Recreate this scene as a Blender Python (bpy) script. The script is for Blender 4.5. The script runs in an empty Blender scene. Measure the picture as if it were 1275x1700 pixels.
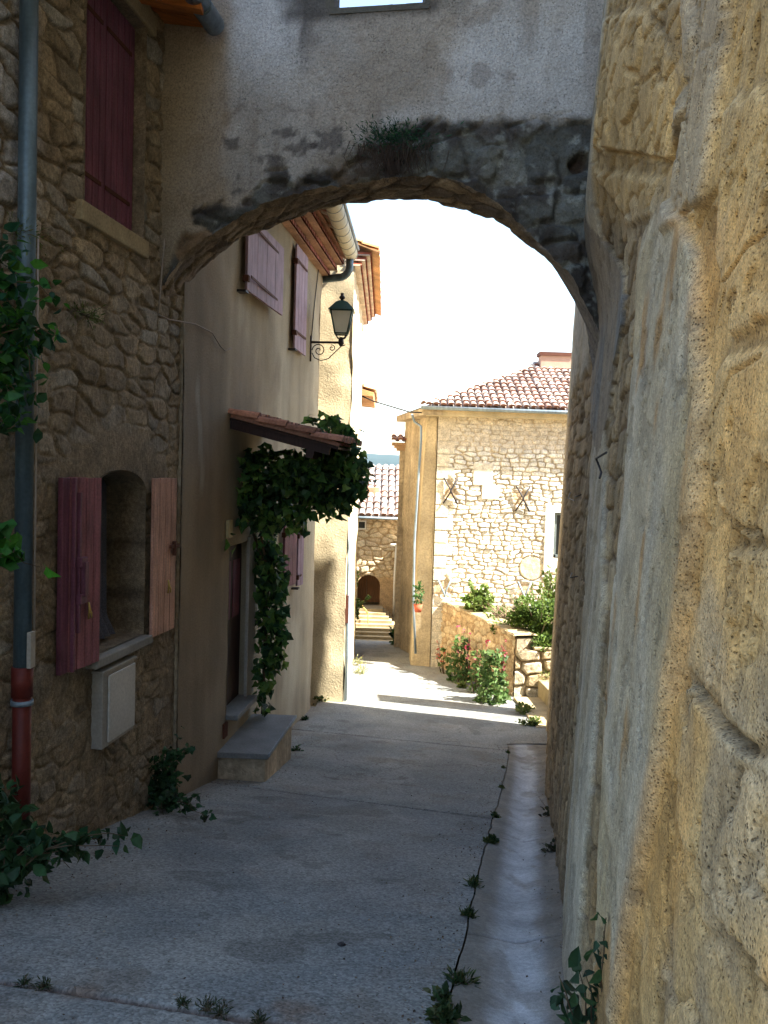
import bpy, math, random
import numpy as np
from mathutils import Vector, Matrix
rng = np.random.default_rng(7)
random.seed(7)
S = bpy.context.scene
COL = S.collection
# ------------------------------------------------------------------ camera
PITCH, ROLL, F, CX, CY = -2.7, 1.7, 1450.0, 637.5, 850.0
cam = bpy.data.cameras.new('camera'); camo = bpy.data.objects.new('camera', cam); COL.objects.link(camo)
cam.sensor_fit = 'VERTICAL'; cam.sensor_height = 36.0; cam.lens = F / 1700 * 36
cam.clip_start = 0.05; cam.clip_end = 20000
RM = Matrix.Rotation(math.radians(90 + PITCH), 4, 'X') @ Matrix.Rotation(math.radians(ROLL), 4, 'Z')
camo.matrix_world = RM
S.camera = camo
# ------------------------------------------------------------------ light
SUN_AZ, SUN_EL = 109.0, 50.0          # azimuth clockwise from +Y
az, el = math.radians(SUN_AZ), math.radians(SUN_EL)
to_sun = Vector((math.sin(az) * math.cos(el), math.cos(az) * math.cos(el), math.sin(el)))
sl = bpy.data.lights.new('sun', 'SUN'); sl.energy = 5.0; sl.angle = math.radians(0.53); sl.color = (1.0, 0.95, 0.86)
so = bpy.data.objects.new('sun', sl); COL.objects.link(so)
so.rotation_euler = to_sun.to_track_quat('Z', 'Y').to_euler()
w = bpy.data.worlds.new('World'); S.world = w; w.use_nodes = True
nt = w.node_tree; nt.nodes.clear()
sky = nt.nodes.new('ShaderNodeTexSky'); sky.sky_type = 'NISHITA'; sky.sun_disc = False
sky.sun_elevation = el; sky.sun_rotation = az; sky.dust_density = 1.5; sky.air_density = 1.2; sky.altitude = 200
bg = nt.nodes.new('ShaderNodeBackground'); bg.inputs[1].default_value = 0.095
wo = nt.nodes.new('ShaderNodeOutputWorld')
nt.links.new(sky.outputs[0], bg.inputs[0]); nt.links.new(bg.outputs[0], wo.inputs[0])
S.view_settings.view_transform = 'Standard'; S.view_settings.look = 'None'; S.view_settings.gamma = 1
S.view_settings.exposure = 2.5
try:
    S.cycles.max_bounces = 8; S.cycles.diffuse_bounces = 6
except Exception: pass

# ------------------------------------------------------------------ geometry of the site (eye = origin)
R3 = RM.to_3x3()
def ray(px, py):
    d = R3 @ Vector(((px - CX) / F, -(py - CY) / F, -1.0)); return d / d.y
def atY(px, py, Y): return ray(px, py) * Y
def hit(px, py, x0, k):                      # plane X = x0 + k*Y
    d = ray(px, py); return d * (x0 / (d.x - k))
def hitL(px, py): return hit(px, py, -3.6, .14)
H0, HK = -3.13, .098
def hit2(px, py): return hit(px, py, H0, HK)
A0, AK = 8.50, -.17                          # arch face Y = A0 + AK*X
def hitA(px, py, off=0.0):
    d = ray(px, py); return d * ((A0 + off) / (1 - AK * d.x))
GT = ([-40, 0, 6.4, 11.2, 15.75, 18.5, 25, 31, 40, 60, 200, 1500, 9000],
      [-1.2, -1.72, -3.05, -4.05, -4.74, -4.98, -5.52, -5.9, -6.4, -11, -50, -60, -60])
def gz(x, y):
    s = y + .16 * np.minimum(np.maximum(np.asarray(x, float) + 2.2, -1), 8)
    return np.interp(s, GT[0], GT[1])
def hitG(px, py):
    d = ray(px, py); Y = 8.0
    for _ in range(60):
        z = float(gz(d.x * Y, Y)); Y = .5 * Y + .5 * (z / d.z)
    return Vector((d.x * Y, Y, float(gz(d.x * Y, Y))))
RB = ([-6, 0, 1, 3.73, 4.89, 5.93, 9.03, 11.28, 16.44, 20], [-.75, .30, .50, .95, 1.14, 1.34, 1.88, 2.24, 3.25, 3.9])
def rbase(y): return np.interp(y, RB[0], RB[1])

# ------------------------------------------------------------------ numpy noise
def _h(ix, iy, seed):
    n = (ix.astype(np.int64) * 374761393 + iy.astype(np.int64) * 668265263 + seed * 974634777) & 0xffffffff
    n = ((n ^ (n >> 13)) * 1274126177) & 0xffffffff
    return ((n ^ (n >> 16)) & 0xffffff) / float(0xffffff)
def vn(x, y, seed=0):
    x = np.asarray(x, float); y = np.asarray(y, float)
    ix = np.floor(x); iy = np.floor(y); fx = x - ix; fy = y - iy
    fx = fx * fx * (3 - 2 * fx); fy = fy * fy * (3 - 2 * fy)
    a = _h(ix, iy, seed); b = _h(ix + 1, iy, seed); c = _h(ix, iy + 1, seed); d = _h(ix + 1, iy + 1, seed)
    return (a + (b - a) * fx) * (1 - fy) + (c + (d - c) * fx) * fy
def fbm(x, y, seed=0, o=4, g=.5):
    t = 0; a = 1; s = 0
    for i in range(o):
        t = t + a * vn(x * 2**i + 13.7 * i, y * 2**i + 5.3 * i, seed + i); s += a; a *= g
    return t / s
def sst(a, b, x):
    t = np.clip((x - a) / (b - a), 0, 1); return t * t * (3 - 2 * t)
def stones(u, v, sw=.32, sh=.17, jit=.38, warp=.06, seed=1, p=2.6):
    """irregular coursed rubble: returns edge distance (m), three random numbers per stone, local tilt coords"""
    u = u + warp * 2 * (fbm(u * 2.2, v * 2.2, seed + 50) - .5) * 2
    v = v + warp * 2 * (fbm(u * 1.7 + 9, v * 2.5, seed + 60) - .5) * 2
    r0 = np.floor(v / sh)
    best = np.full(u.shape, 9.); sec = np.full(u.shape, 9.); bi = np.zeros(u.shape); bj = np.zeros(u.shape)
    du_b = np.zeros(u.shape); dv_b = np.zeros(u.shape)
    for dj in (-2, -1, 0, 1, 2):
        j = r0 + dj
        roww = sw * (0.75 + .6 * _h(j, j * 0 + 3, seed))
        off = _h(j, j * 0 + 7, seed + 1) * roww
        i0 = np.floor((u - off) / roww)
        for di in (-2, -1, 0, 1, 2):
            i = i0 + di
            cu = off + (i + .5 + (2 * _h(i, j, seed + 2) - 1) * jit) * roww
            cv = (j + .5 + (2 * _h(i, j, seed + 3) - 1) * jit * .8) * sh
            du = (u - cu) / (sw * .95); dv = (v - cv) / sh
            d = (np.abs(du)**p + np.abs(dv)**p)**(1 / p)
            m = d < best
            sec = np.where(m, best, np.minimum(sec, d))
            bi = np.where(m, i, bi); bj = np.where(m, j, bj)
            du_b = np.where(m, du, du_b); dv_b = np.where(m, dv, dv_b)
            best = np.where(m, d, best)
    e = (sec - best) * .5 * sh * 1.4
    return e, _h(bi, bj, seed + 4), _h(bi, bj, seed + 5), _h(bi, bj, seed + 6), du_b, dv_b
def mixc(a, b, t): return a + (b - a) * t[..., None]
C = lambda *c: np.array(c, float)

# ------------------------------------------------------------------ materials
def mat(name, color=None, rough=.9, grain=(0.12, 40), bump=(.3, .01, 60), pits=None, mottle=(.25, 1.2), metallic=0,
        attr=False, streak=None, speck=None, transl=0, holes=None, grain2=None):
    m = bpy.data.materials.new(name); m.use_nodes = True; n = m.node_tree.nodes; L = m.node_tree.links
    b = n['Principled BSDF']; b.inputs['Roughness'].default_value = rough; b.inputs['Metallic'].default_value = metallic
    b.inputs['Specular IOR Level'].default_value = .3
    tc = n.new('ShaderNodeTexCoord'); co = tc.outputs['Object']
    if attr:
        a = n.new('ShaderNodeAttribute'); a.attribute_name = 'Col'; src = a.outputs['Color']
    else:
        a = n.new('ShaderNodeRGB'); a.outputs[0].default_value = (*color, 1); src = a.outputs[0]
    def nz(scale, detail=4, mapping=None):
        t = n.new('ShaderNodeTexNoise'); t.inputs['Scale'].default_value = scale; t.inputs['Detail'].default_value = detail
        if mapping:
            mp = n.new('ShaderNodeMapping'); mp.inputs['Scale'].default_value = mapping
            L.new(co, mp.inputs[0]); L.new(mp.outputs[0], t.inputs[0])
        else: L.new(co, t.inputs[0])
        return t.outputs[0]
    def mulby(src, fac, lo, hi, f0=.3, f1=.7):
        r = n.new('ShaderNodeMapRange'); r.inputs[1].default_value = f0; r.inputs[2].default_value = f1
        r.inputs[3].default_value = lo; r.inputs[4].default_value = hi; L.new(fac, r.inputs[0])
        x = n.new('ShaderNodeVectorMath'); x.operation = 'SCALE'; L.new(src, x.inputs[0]); L.new(r.outputs[0], x.inputs['Scale'])
        return x.outputs[0]
    if mottle: src = mulby(src, nz(mottle[1], 5), 1 - mottle[0], 1 + mottle[0])
    if streak: src = mulby(src, nz(streak[1], 4, streak[2]), 1 - streak[0], 1 + streak[0])
    if grain2: src = mulby(src, nz(grain2[1], 2), 1 - grain2[0], 1 + grain2[0], .35, .65)
    if grain: src = mulby(src, nz(grain[1], 3), 1 - grain[0], 1 + grain[0])
    if speck:                                  # (scale, amount, color): exposed aggregate
        vv = n.new('ShaderNodeTexVoronoi'); vv.inputs['Scale'].default_value = speck[0]; L.new(co, vv.inputs[0])
        hs = n.new('ShaderNodeSeparateColor'); L.new(vv.outputs['Color'], hs.inputs[0])
        src = mulby(src, hs.outputs[0], 1 - speck[1], 1 + speck[1], 0, 1)
    if holes:                                  # weathering pits, their shade put into the colour: (scale, size, tone)
        vh = n.new('ShaderNodeTexVoronoi'); vh.inputs['Scale'].default_value = holes[0]; L.new(co, vh.inputs[0])
        nh = nz(5, 3); mh = n.new('ShaderNodeMath'); mh.operation = 'MULTIPLY_ADD'; L.new(nh, mh.inputs[0]); mh.inputs[1].default_value = -.9; mh.inputs[2].default_value = .45 + .0
        ah = n.new('ShaderNodeMath'); L.new(vh.outputs['Distance'], ah.inputs[0]); L.new(mh.outputs[0], ah.inputs[1])
        src = mulby(src, ah.outputs[0], holes[2], 1.0, holes[1] * .35, holes[1] * .8)
    L.new(src, b.inputs['Base Color'])
    hgt = None
    if bump:
        s1 = nz(bump[2], 6); s2 = nz(bump[2] * 5, 3)
        ad = n.new('ShaderNodeMath'); ad.operation = 'MULTIPLY_ADD'; L.new(s2, ad.inputs[0]); ad.inputs[1].default_value = .35; L.new(s1, ad.inputs[2])
        hgt = ad.outputs[0]
        if pits:
            v = n.new('ShaderNodeTexVoronoi'); v.inputs['Scale'].default_value = pits[0]; L.new(co, v.inputs[0])
            r = n.new('ShaderNodeMapRange'); r.inputs[1].default_value = 0; r.inputs[2].default_value = pits[1]
            r.inputs[3].default_value = -pits[2]; r.inputs[4].default_value = 0; L.new(v.outputs['Distance'], r.inputs[0])
            a2 = n.new('ShaderNodeMath'); L.new(hgt, a2.inputs[0]); L.new(r.outputs[0], a2.inputs[1]); hgt = a2.outputs[0]
        if speck:
            a3 = n.new('ShaderNodeMath'); a3.operation = 'MULTIPLY_ADD'; L.new(vv.outputs['Distance'], a3.inputs[0]); a3.inputs[1].default_value = -.8; L.new(hgt, a3.inputs[2]); hgt = a3.outputs[0]
        bp = n.new('ShaderNodeBump'); bp.inputs['Strength'].default_value = bump[0]; bp.inputs['Distance'].default_value = bump[1]
        L.new(hgt, bp.inputs['Height']); L.new(bp.outputs[0], b.inputs['Normal'])
    if transl:
        tr = n.new('ShaderNodeBsdfTranslucent'); L.new(src, tr.inputs[0])
        mx = n.new('ShaderNodeMixShader'); mx.inputs[0].default_value = transl
        L.new(b.outputs[0], mx.inputs[1]); L.new(tr.outputs[0], mx.inputs[2]); L.new(mx.outputs[0], n['Material Output'].inputs[0])
    return m
M = {}
M['stone'] = mat('rubble stone', attr=True, grain=(.3, 30), grain2=(.25, 110), bump=(.6, .012, 35), mottle=(.25, 6), pits=(60, .4, .6))
M['sand'] = mat('eroded sandstone', attr=True, grain=(.22, 45), grain2=(.22, 190), bump=(.9, .008, 30), mottle=(.22, 4), pits=(95, .34, 1.2), holes=(95, .30, .60))
M['plaster'] = mat('rough render', attr=True, grain=(.22, 50), grain2=(.15, 160), bump=(.8, .012, 28), mottle=(.16, 1.6), pits=(45, .32, 1.0), holes=(45, .3, .7))
M['cream'] = mat('cream render', attr=True, grain=(.14, 60), bump=(.7, .010, 40), mottle=(.16, .9), streak=(.12, 1.5, (2, 2, .25)))
M['lime'] = mat('pale lime render', (.52, .43, .27), grain=(.2, 40), bump=(.7, .012, 30), mottle=(.22, 1.2), streak=(.15, 1.5, (2, 2, .3)))
M['tan'] = mat('tan render', (.38, .305, .205), grain=(.25, 14), bump=(.9, .03, 9), mottle=(.32, 1.1), streak=(.28, 1.6, (2, 2, .2)))
M['street'] = mat('washed aggregate concrete', attr=True, grain=(.16, 30), bump=(.6, .006, 60), mottle=(.16, 1.3), speck=(70, .34), holes=(34, .3, .7))
M['channel'] = mat('smooth concrete', attr=True, grain=(.16, 30), grain2=(.12, 120), bump=(.5, .004, 40), mottle=(.22, 3.5))
M['earth'] = mat('dry earth', (.22, .17, .10), grain=(.3, 20), bump=(.6, .03, 12), mottle=(.3, .7))
M['maroon'] = mat('maroon paint', (.17, .058, .085), rough=.6, grain=(.2, 60), bump=(.3, .003, 60), mottle=(.22, 3), streak=(.3, 6, (6, 6, .4)))
M['maroonworn'] = mat('worn maroon paint', (.27, .095, .105), rough=.65, grain=(.2, 60), bump=(.3, .003, 60), mottle=(.25, 3), streak=(.3, 6, (6, 6, .4)))
M['orangewood'] = mat('faded red wood', (.44, .235, .165), rough=.7, grain=(.2, 60), bump=(.3, .003, 60), mottle=(.3, 2), streak=(.3, 6, (6, 6, .4)))
M['lilac'] = mat('faded lilac paint', (.36, .245, .29), rough=.7, grain=(.12, 60), bump=(.3, .003, 60), mottle=(.18, 3), streak=(.2, 6, (6, 6, .4)))
M['iron'] = mat('dark iron', (.03, .025, .025), rough=.6, bump=(.2, .002, 60))
M['rust'] = mat('rusty iron', (.10, .035, .02), rough=.8, bump=(.4, .003, 60))
M['brass'] = mat('brass', (.45, .30, .08), rough=.4, metallic=.6, bump=None)
M['zinc'] = mat('zinc', (.20, .25, .29), rough=.5, metallic=.3, bump=(.1, .002, 30), mottle=(.2, 2), streak=(.2, 3, (5, 5, .4)))
M['zincdark'] = mat('dark zinc pipe', (.10, .145, .17), rough=.45, metallic=.3, bump=(.1, .002, 30), mottle=(.25, 2), streak=(.3, 3, (5, 5, .5)))
M['creampaint'] = mat('cream painted metal', (.50, .44, .28), rough=.6, bump=(.1, .002, 30), mottle=(.12, 3))
M['redpipe'] = mat('brick red pipe', (.11, .018, .012), rough=.55, bump=(.2, .002, 30), mottle=(.25, 3))
M['white'] = mat('white paint', (.72, .70, .64), rough=.7, bump=(.2, .003, 30), mottle=(.08, 3))
M['meter'] = mat('grey plastic', (.34, .31, .26), rough=.6, bump=(.05, .002, 30), mottle=(.08, 4))
M['slab'] = mat('slate tread', (.20, .20, .19), rough=.75, grain=(.15, 40), bump=(.3, .004, 30), mottle=(.2, 3))
M['limestone'] = mat('dressed limestone', (.33, .26, .15), rough=.9, grain=(.2, 50), bump=(.5, .006, 40), mottle=(.2, 4), pits=(50, .4, .6))
M['tile'] = mat('clay tile', attr=True, rough=.85, grain=(.25, 30), bump=(.4, .006, 30), mottle=(.3, 2.5))
M['soffit'] = mat('orange soffit board', (.42, .14, .03), rough=.8, streak=(.3, 4, (.3, 6, 6)), bump=(.2, .004, 30))
M['darkwood'] = mat('dark wood', (.035, .015, .012), rough=.6, bump=(.3, .003, 40), streak=(.3, 6, (6, 6, .4)))
M['black'] = mat('dark interior', (.01, .01, .01), rough=1, bump=None, grain=None, mottle=None)
M['curtain'] = mat('grey mesh curtain', (.085, .085, .10), rough=.9, grain=(.5, 120), bump=(.6, .004, 120))
M['lampgreen'] = mat('dark green lacquer', (.012, .055, .045), rough=.35, bump=None, mottle=(.15, 6))
M['frost'] = mat('frosted glass', (.78, .77, .66), rough=.4, bump=None, mottle=(.08, 3), grain=None, transl=.35)
M['glass'] = mat('window glass', (.03, .035, .035), rough=.15, bump=None, grain=None, mottle=(.2, 1))
M['cable'] = mat('pale cable', (.33, .27, .22), rough=.8, bump=None)
M['stem'] = mat('woody stem', (.10, .07, .04), bump=(.4, .004, 40))
M['root'] = mat('dry roots', (.055, .038, .028), bump=None)
def leafmat(name): return mat(name, attr=True, rough=.55, grain=(.12, 60), bump=None, mottle=None, transl=.35)
M['leaf'] = mat('leaf', attr=True, rough=.5, grain=(.2, 30), bump=None, mottle=(.25, 2.5), transl=.42)
M['petal'] = leafmat('petal')
M['hill'] = mat('wooded hill', (.02, .035, .03), bump=None, grain=(.2, .02), mottle=(.3, .004))

# ------------------------------------------------------------------ object helpers
def link(me, name, m, parent=None):
    o = bpy.data.objects.new(name, me); COL.objects.link(o)
    if m is not None:
        for q in (m if isinstance(m, list) else [m]): me.materials.append(q)
    if parent is not None:
        o.parent = parent
        if parent.type == 'EMPTY' and not parent.get('_local'):
            o.matrix_parent_inverse = Matrix.Translation(-parent.location)
    return o
def tag(o, label=None, cat=None, group=None, kind=None):
    if label: o['label'] = label
    if cat: o['category'] = cat
    if group: o['group'] = group
    if kind: o['kind'] = kind
    return o
def empty(name, loc, label, cat, group=None):
    o = bpy.data.objects.new(name, None); COL.objects.link(o); o.location = loc; o.empty_display_size = .1
    return tag(o, label, cat, group)
def setcol(me, cols):                          # per-vertex colours
    a = me.color_attributes.new('Col', 'FLOAT_COLOR', 'POINT')
    c = np.ones((len(cols), 4), np.float32); c[:, :3] = cols; a.data.foreach_set('color', c.ravel())
def np_mesh(name, V, Q, cols=None, smooth=True):
    V = np.asarray(V, np.float32); Q = np.asarray(Q, np.int32); k = Q.shape[1]
    me = bpy.data.meshes.new(name); me.vertices.add(len(V)); me.vertices.foreach_set('co', V.ravel())
    me.loops.add(Q.size); me.loops.foreach_set('vertex_index', Q.ravel())
    me.polygons.add(len(Q)); me.polygons.foreach_set('loop_start', np.arange(0, Q.size, k, dtype=np.int32))
    me.polygons.foreach_set('loop_total', np.full(len(Q), k, np.int32))
    me.polygons.foreach_set('use_smooth', np.full(len(Q), smooth, bool))
    me.update(calc_edges=True); me.validate()
    if cols is not None: setcol(me, cols)
    return me
def grid(name, P, m, parent=None, cols=None, hole=None, smooth=True, flip=False):
    n, k = P.shape[:2]; idx = np.arange(n * k).reshape(n, k)
    Q = np.stack([idx[:-1, :-1], idx[1:, :-1], idx[1:, 1:], idx[:-1, 1:]], -1)
    if flip: Q = Q[..., ::-1]
    if hole is not None:
        hc = hole[:-1, :-1] | hole[1:, :-1] | hole[1:, 1:] | hole[:-1, 1:]
        Q = Q[~hc]
    Q = Q.reshape(-1, 4)
    me = np_mesh(name, P.reshape(-1, 3), Q, None if cols is None else cols.reshape(-1, 3), smooth)
    return link(me, name, m, parent)
class MB:
    def __init__(s): s.v = []; s.f = []; s.c = []; s.smooth = []
    def add(s, vs, fs, col=None, smooth=False):
        b = len(s.v); s.v += [tuple(v) for v in vs]; s.f += [tuple(i + b for i in f) for f in fs]
        s.c += [col if col is not None else (1, 1, 1)] * len(vs); s.smooth += [smooth] * len(fs); return s
    def hexa(s, p, col=None):                 # p: 8 corners, bottom 4 then top 4
        return s.add(p, [(0, 3, 2, 1), (4, 5, 6, 7), (0, 1, 5, 4), (1, 2, 6, 5), (2, 3, 7, 6), (3, 0, 4, 7)], col)
    def box(s, lo, hi, col=None):
        x0, y0, z0 = lo; x1, y1, z1 = hi
        return s.hexa([(x0, y0, z0), (x1, y0, z0), (x1, y1, z0), (x0, y1, z0), (x0, y0, z1), (x1, y0, z1), (x1, y1, z1), (x0, y1, z1)], col)
    def obox(s, o, a, b, c, col=None):        # origin corner + three edge vectors
        o, a, b, c = map(Vector, (o, a, b, c))
        return s.hexa([o, o + a, o + a + b, o + b, o + c, o + a + c, o + a + b + c, o + b + c], col)
    def tube(s, pts, r, n=10, col=None, cap=True):
        pts = [Vector(p) for p in pts]; rs = r if isinstance(r, (list, tuple)) else [r] * len(pts)
        t0 = (pts[1] - pts[0]).normalized(); up = Vector((0, 0, 1)) if abs(t0.z) < .9 else Vector((1, 0, 0))
        nx = t0.cross(up).normalized(); vs = []; fs = []
        for i, p in enumerate(pts):
            t = (pts[min(i + 1, len(pts) - 1)] - pts[max(i - 1, 0)]).normalized()
            nx = (nx - t * nx.dot(t)).normalized(); ny = t.cross(nx)
            for k in range(n):
                a = 2 * math.pi * k / n; vs.append(p + (nx * math.cos(a) + ny * math.sin(a)) * rs[i])
        for i in range(len(pts) - 1):
            for k in range(n):
                fs.append((i * n + k, i * n + (k + 1) % n, (i + 1) * n + (k + 1) % n, (i + 1) * n + k))
        s.add(vs, fs, col, True)
        if cap:
            b = len(s.v) - len(vs); s.f += [tuple(b + k for k in range(n))[::-1], tuple(b + (len(pts) - 1) * n + k for k in range(n))]; s.smooth += [False, False]
        return s
    def build(s, name, m, parent=None, bevel=0, attr=False):
        me = bpy.data.meshes.new(name); me.from_pydata([tuple(v) for v in s.v], [], s.f); me.update()
        me.polygons.foreach_set('use_smooth', s.smooth)
        if attr: setcol(me, np.array(s.c))
        o = link(me, name, m, parent)
        if bevel:
            md = o.modifiers.new('bevel', 'BEVEL'); md.width = bevel; md.segments = 2; md.limit_method = 'ANGLE'
        return o
# a rectangular wall with openings, as a fine grid with real reveals
def wall_open(name, u0, u1, z0, z1, ops, pos, nrm, m, parent, step=.12, depth=.25, amp=.008, seed=3, colfn=None):
    ul = sorted(set([u0, u1] + [o[0] for o in ops] + [o[1] for o in ops])); zl = sorted(set([z0, z1] + [o[2] for o in ops] + [o[3] for o in ops]))
    def sub(l):
        r = []
        for a, b in zip(l[:-1], l[1:]):
            n = max(1, int(round((b - a) / step))); r += list(np.linspace(a, b, n + 1)[:-1])
        return np.array(r + [l[-1]])
    us, zs = sub(ul), sub(zl); U, Z = np.meshgrid(us, zs, indexing='ij')
    h = amp * 2 * (fbm(U * 1.3, Z * 1.3, seed) - .5) * 2 + amp * .6 * (fbm(U * 6, Z * 6, seed + 9) - .5)
    Px, Py = pos(U); P = np.stack([Px + nrm[0] * h, Py + nrm[1] * h, Z], -1)
    n, k = U.shape; idx = np.arange(n * k).reshape(n, k)
    Q = np.stack([idx[:-1, :-1], idx[1:, :-1], idx[1:, 1:], idx[:-1, 1:]], -1)
    uc = (us[:-1] + us[1:])[:, None] / 2; zc = (zs[:-1] + zs[1:])[None] / 2; keep = np.ones(Q.shape[:2], bool)
    for o in ops: keep &= ~((uc > o[0]) & (uc < o[1]) & (zc > o[2]) & (zc < o[3]))
    V = list(map(tuple, P.reshape(-1, 3))); Fq = [tuple(map(int, q)) for q in Q[keep]]
    for o in ops:
        c = [(o[0], o[2]), (o[1], o[2]), (o[1], o[3]), (o[0], o[3])]
        for a, b in zip(c, c[1:] + c[:1]):
            i = len(V)
            for (uu, zz) in (a, b):
                x, y = pos(np.array(uu)); V.append((float(x) + nrm[0] * .004, float(y) + nrm[1] * .004, zz))
            for (uu, zz) in (b, a):
                x, y = pos(np.array(uu)); V.append((float(x) - nrm[0] * depth, float(y) - nrm[1] * depth, zz))
            Fq.append((i, i + 1, i + 2, i + 3))
    me = bpy.data.meshes.new(name); me.from_pydata(V, [], Fq); me.update(); me.polygons.foreach_set('use_smooth', [True] * (len(Fq) - 4 * len(ops)) + [False] * 4 * len(ops))
    if colfn is not None:
        vv = np.array(V); setcol(me, colfn(vv[:, 0], vv[:, 1], vv[:, 2]))
    return link(me, name, m, parent)

# ------------------------------------------------------------------ foliage
LEAF = {  # outline (x across, y along), z fold
 'oval': [(0, 0), (.28, .3), (.30, .6), (0, 1), (-.30, .6), (-.28, .3)],
 'vine': [(0, .05), (.45, 0), (.5, .4), (.3, .55), (.0, 1), (-.3, .55), (-.5, .4), (-.45, 0)],
 'thin': [(0, 0), (.10, .4), (.07, .8), (0, 1), (-.07, .8), (-.10, .4)],
}
def leaves(name, pts, dirs, size, cols, parent, shape='oval', m=None, nj=.6, seed=1, var=.35, kind=None):
    r = np.random.default_rng(seed); sh = np.array(LEAF[shape]); k = len(sh); N = len(pts)
    pts = np.asarray(pts, float); d = np.asarray(dirs, float) + r.normal(0, nj, (N, 3)); d /= np.linalg.norm(d, axis=1, keepdims=True) + 1e-9
    rn = r.normal(0, 1, (N, 3)); rn[:, 2] += .8
    s = np.cross(d, rn); s /= np.linalg.norm(s, axis=1, keepdims=True) + 1e-9; nn = np.cross(s, d)
    sz = size * r.uniform(.55, 1.25, N)
    V = pts[:, None] + (s[:, None] * sh[None, :, 0, None] + d[:, None] * sh[None, :, 1, None] + nn[:, None] * (np.abs(sh[None, :, 0, None]) * .35 - .25 * sh[None, :, 1, None]**2)) * sz[:, None, None]
    cols = np.asarray(cols); ci = cols[r.integers(0, len(cols), N)] * r.uniform(1 - var, 1 + var, (N, 1))
    CC = np.repeat(ci[:, None], k, 1)
    me = np_mesh(name, V.reshape(-1, 3), np.arange(N * k).reshape(N, k), CC.reshape(-1, 3), False)
    o = link(me, name, m or M['leaf'], parent)
    if kind: o['kind'] = kind
    return o
def blob(c, rad, n, r, hollow=.3):
    p = r.normal(0, 1, (n, 3)); p /= np.linalg.norm(p, axis=1, keepdims=True)
    q = (hollow + (1 - hollow) * r.random((n, 1)) ** .6); return np.array(c)[None] + p * q * np.array(rad)[None], p
GREEN = [(.04, .10, .022), (.06, .13, .03), (.03, .075, .02)]
DGREEN = [(.025, .07, .03), (.04, .10, .035), (.03, .06, .02)]
YGREEN = [(.10, .14, .03), (.14, .17, .04), (.07, .12, .025)]

# ================================================================== SETTING
ys = np.concatenate([np.linspace(-40, 0, 12)[:-1], np.linspace(0, 45, 90)[:-1], np.geomspace(45, 9000, 40)])
xs = np.concatenate([-np.geomspace(9000, 12, 26), np.linspace(-12, 12, 49)[1:-1], np.geomspace(12, 9000, 26)])
X, Y = np.meshgrid(xs, ys, indexing='ij')
g = grid('ground', np.stack([X, Y, gz(X, Y) - .14], -1), M['earth']); tag(g, kind='structure')
# street: fine sheet between the walls
def seg_mask(X, Y, a, b, w, wob=.0, seed=0):
    ax, ay = a; bx, by = b; dx, dy = bx - ax, by - ay; L2 = dx * dx + dy * dy
    t = np.clip(((X - ax) * dx + (Y - ay) * dy) / L2, 0, 1)
    qx, qy = ax + t * dx, ay + t * dy
    d = np.hypot(X - qx, Y - qy) + wob * (fbm(X * 3, Y * 3, seed) - .5)
    return 1 - sst(w * .4, w, np.abs(d))
crack_px = [(725, 1735), (745, 1660), (768, 1560), (800, 1420), (822, 1345), (838, 1285), (845, 1245), (836, 1212)]
crack = [hitG(*p) for p in crack_px]
crY = np.array([c.y for c in crack]); crX = np.array([c.x for c in crack])
o_ = np.argsort(crY); crY, crX = crY[o_], crX[o_]
def crackx(y): return np.interp(y, crY, crX) + .02 * (vn(y * 5, y * 0, 4) - .5)
yy = np.concatenate([np.arange(2.6, 8, .016), np.arange(8, 18, .03), np.arange(18, 40, .08)])
tt = np.linspace(0, 1, 230)
YY, T = np.meshgrid(yy, tt, indexing='ij')
XL = np.where(YY < 9.6, -3.75 + .14 * YY, np.where(YY < 18, -3.2 + .098 * YY, -1.3))
XR = np.interp(yy, [0, 12, 14.5, 16.5, 18, 40], [0, 0, 0, 3.6, 6.5, 6.5])[:, None]
XRc = crackx(YY)
XRr = np.where(YY < 15.2, XRc, np.maximum(XRc, np.interp(YY, [15.2, 15.5, 17.5, 18, 40], [2.0, 3.6, 5.5, 6.5, 6.5])))
XX = XL + (XRr - XL) * T
Z = gz(XX, YY) + .006 * (fbm(XX * 1.2, YY * 1.2, 3) - .5) * 2 + .004 * (fbm(XX * 9, YY * 9, 5) - .5)
joints = [((0, 1628), (480, 1703)), ((345, 1298), (838, 1362)), ((500, 1212), (905, 1252))]
jm = np.zeros_like(Z)
for a, b in joints:
    A = hitG(*a); B = hitG(*b); D = B - A; A = A - D * .15; B = B + D * .0
    jm = np.maximum(jm, seg_mask(XX, YY, (A.x, A.y), (B.x, B.y), .042 if a[1] > 1500 else .026, .02, 8))
A = hitG(420, 1440); B = hitG(700, 1475); jm = np.maximum(jm, .0 * seg_mask(XX, YY, (A.x, A.y), (B.x, B.y), .02, .05, 8))
Z -= .028 * jm
agg = fbm(XX * 1.1, YY * 1.1, 21)
near1 = hitG(0, 1628); near2 = hitG(480, 1703)
base = mixc(C(.185, .195, .185), C(.235, .235, .21), sst(.35, .65, agg))
base = mixc(base, C(.165, .14, .11), sst(.52, .75, fbm(XX * 2.3, YY * 2.3, 31)) * .5)
base = mixc(base, C(.29, .28, .25), sst(.56, .60, fbm(XX * .55 + 3, YY * .45, 32)) * .35)          # newer patches and worn tracks
track = np.exp(-((T - .38) / .10) ** 2) + np.exp(-((T - .78) / .09) ** 2); base = mixc(base, C(.145, .15, .15), track * .30 * sst(.3, .6, fbm(XX * 1.5, YY * .6, 33)))
stn = sst(.66, .70, fbm(XX * 1.7 + 9, YY * 1.7, 34, 5)); base = mixc(base, C(.10, .095, .085), stn * .45)
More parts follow.
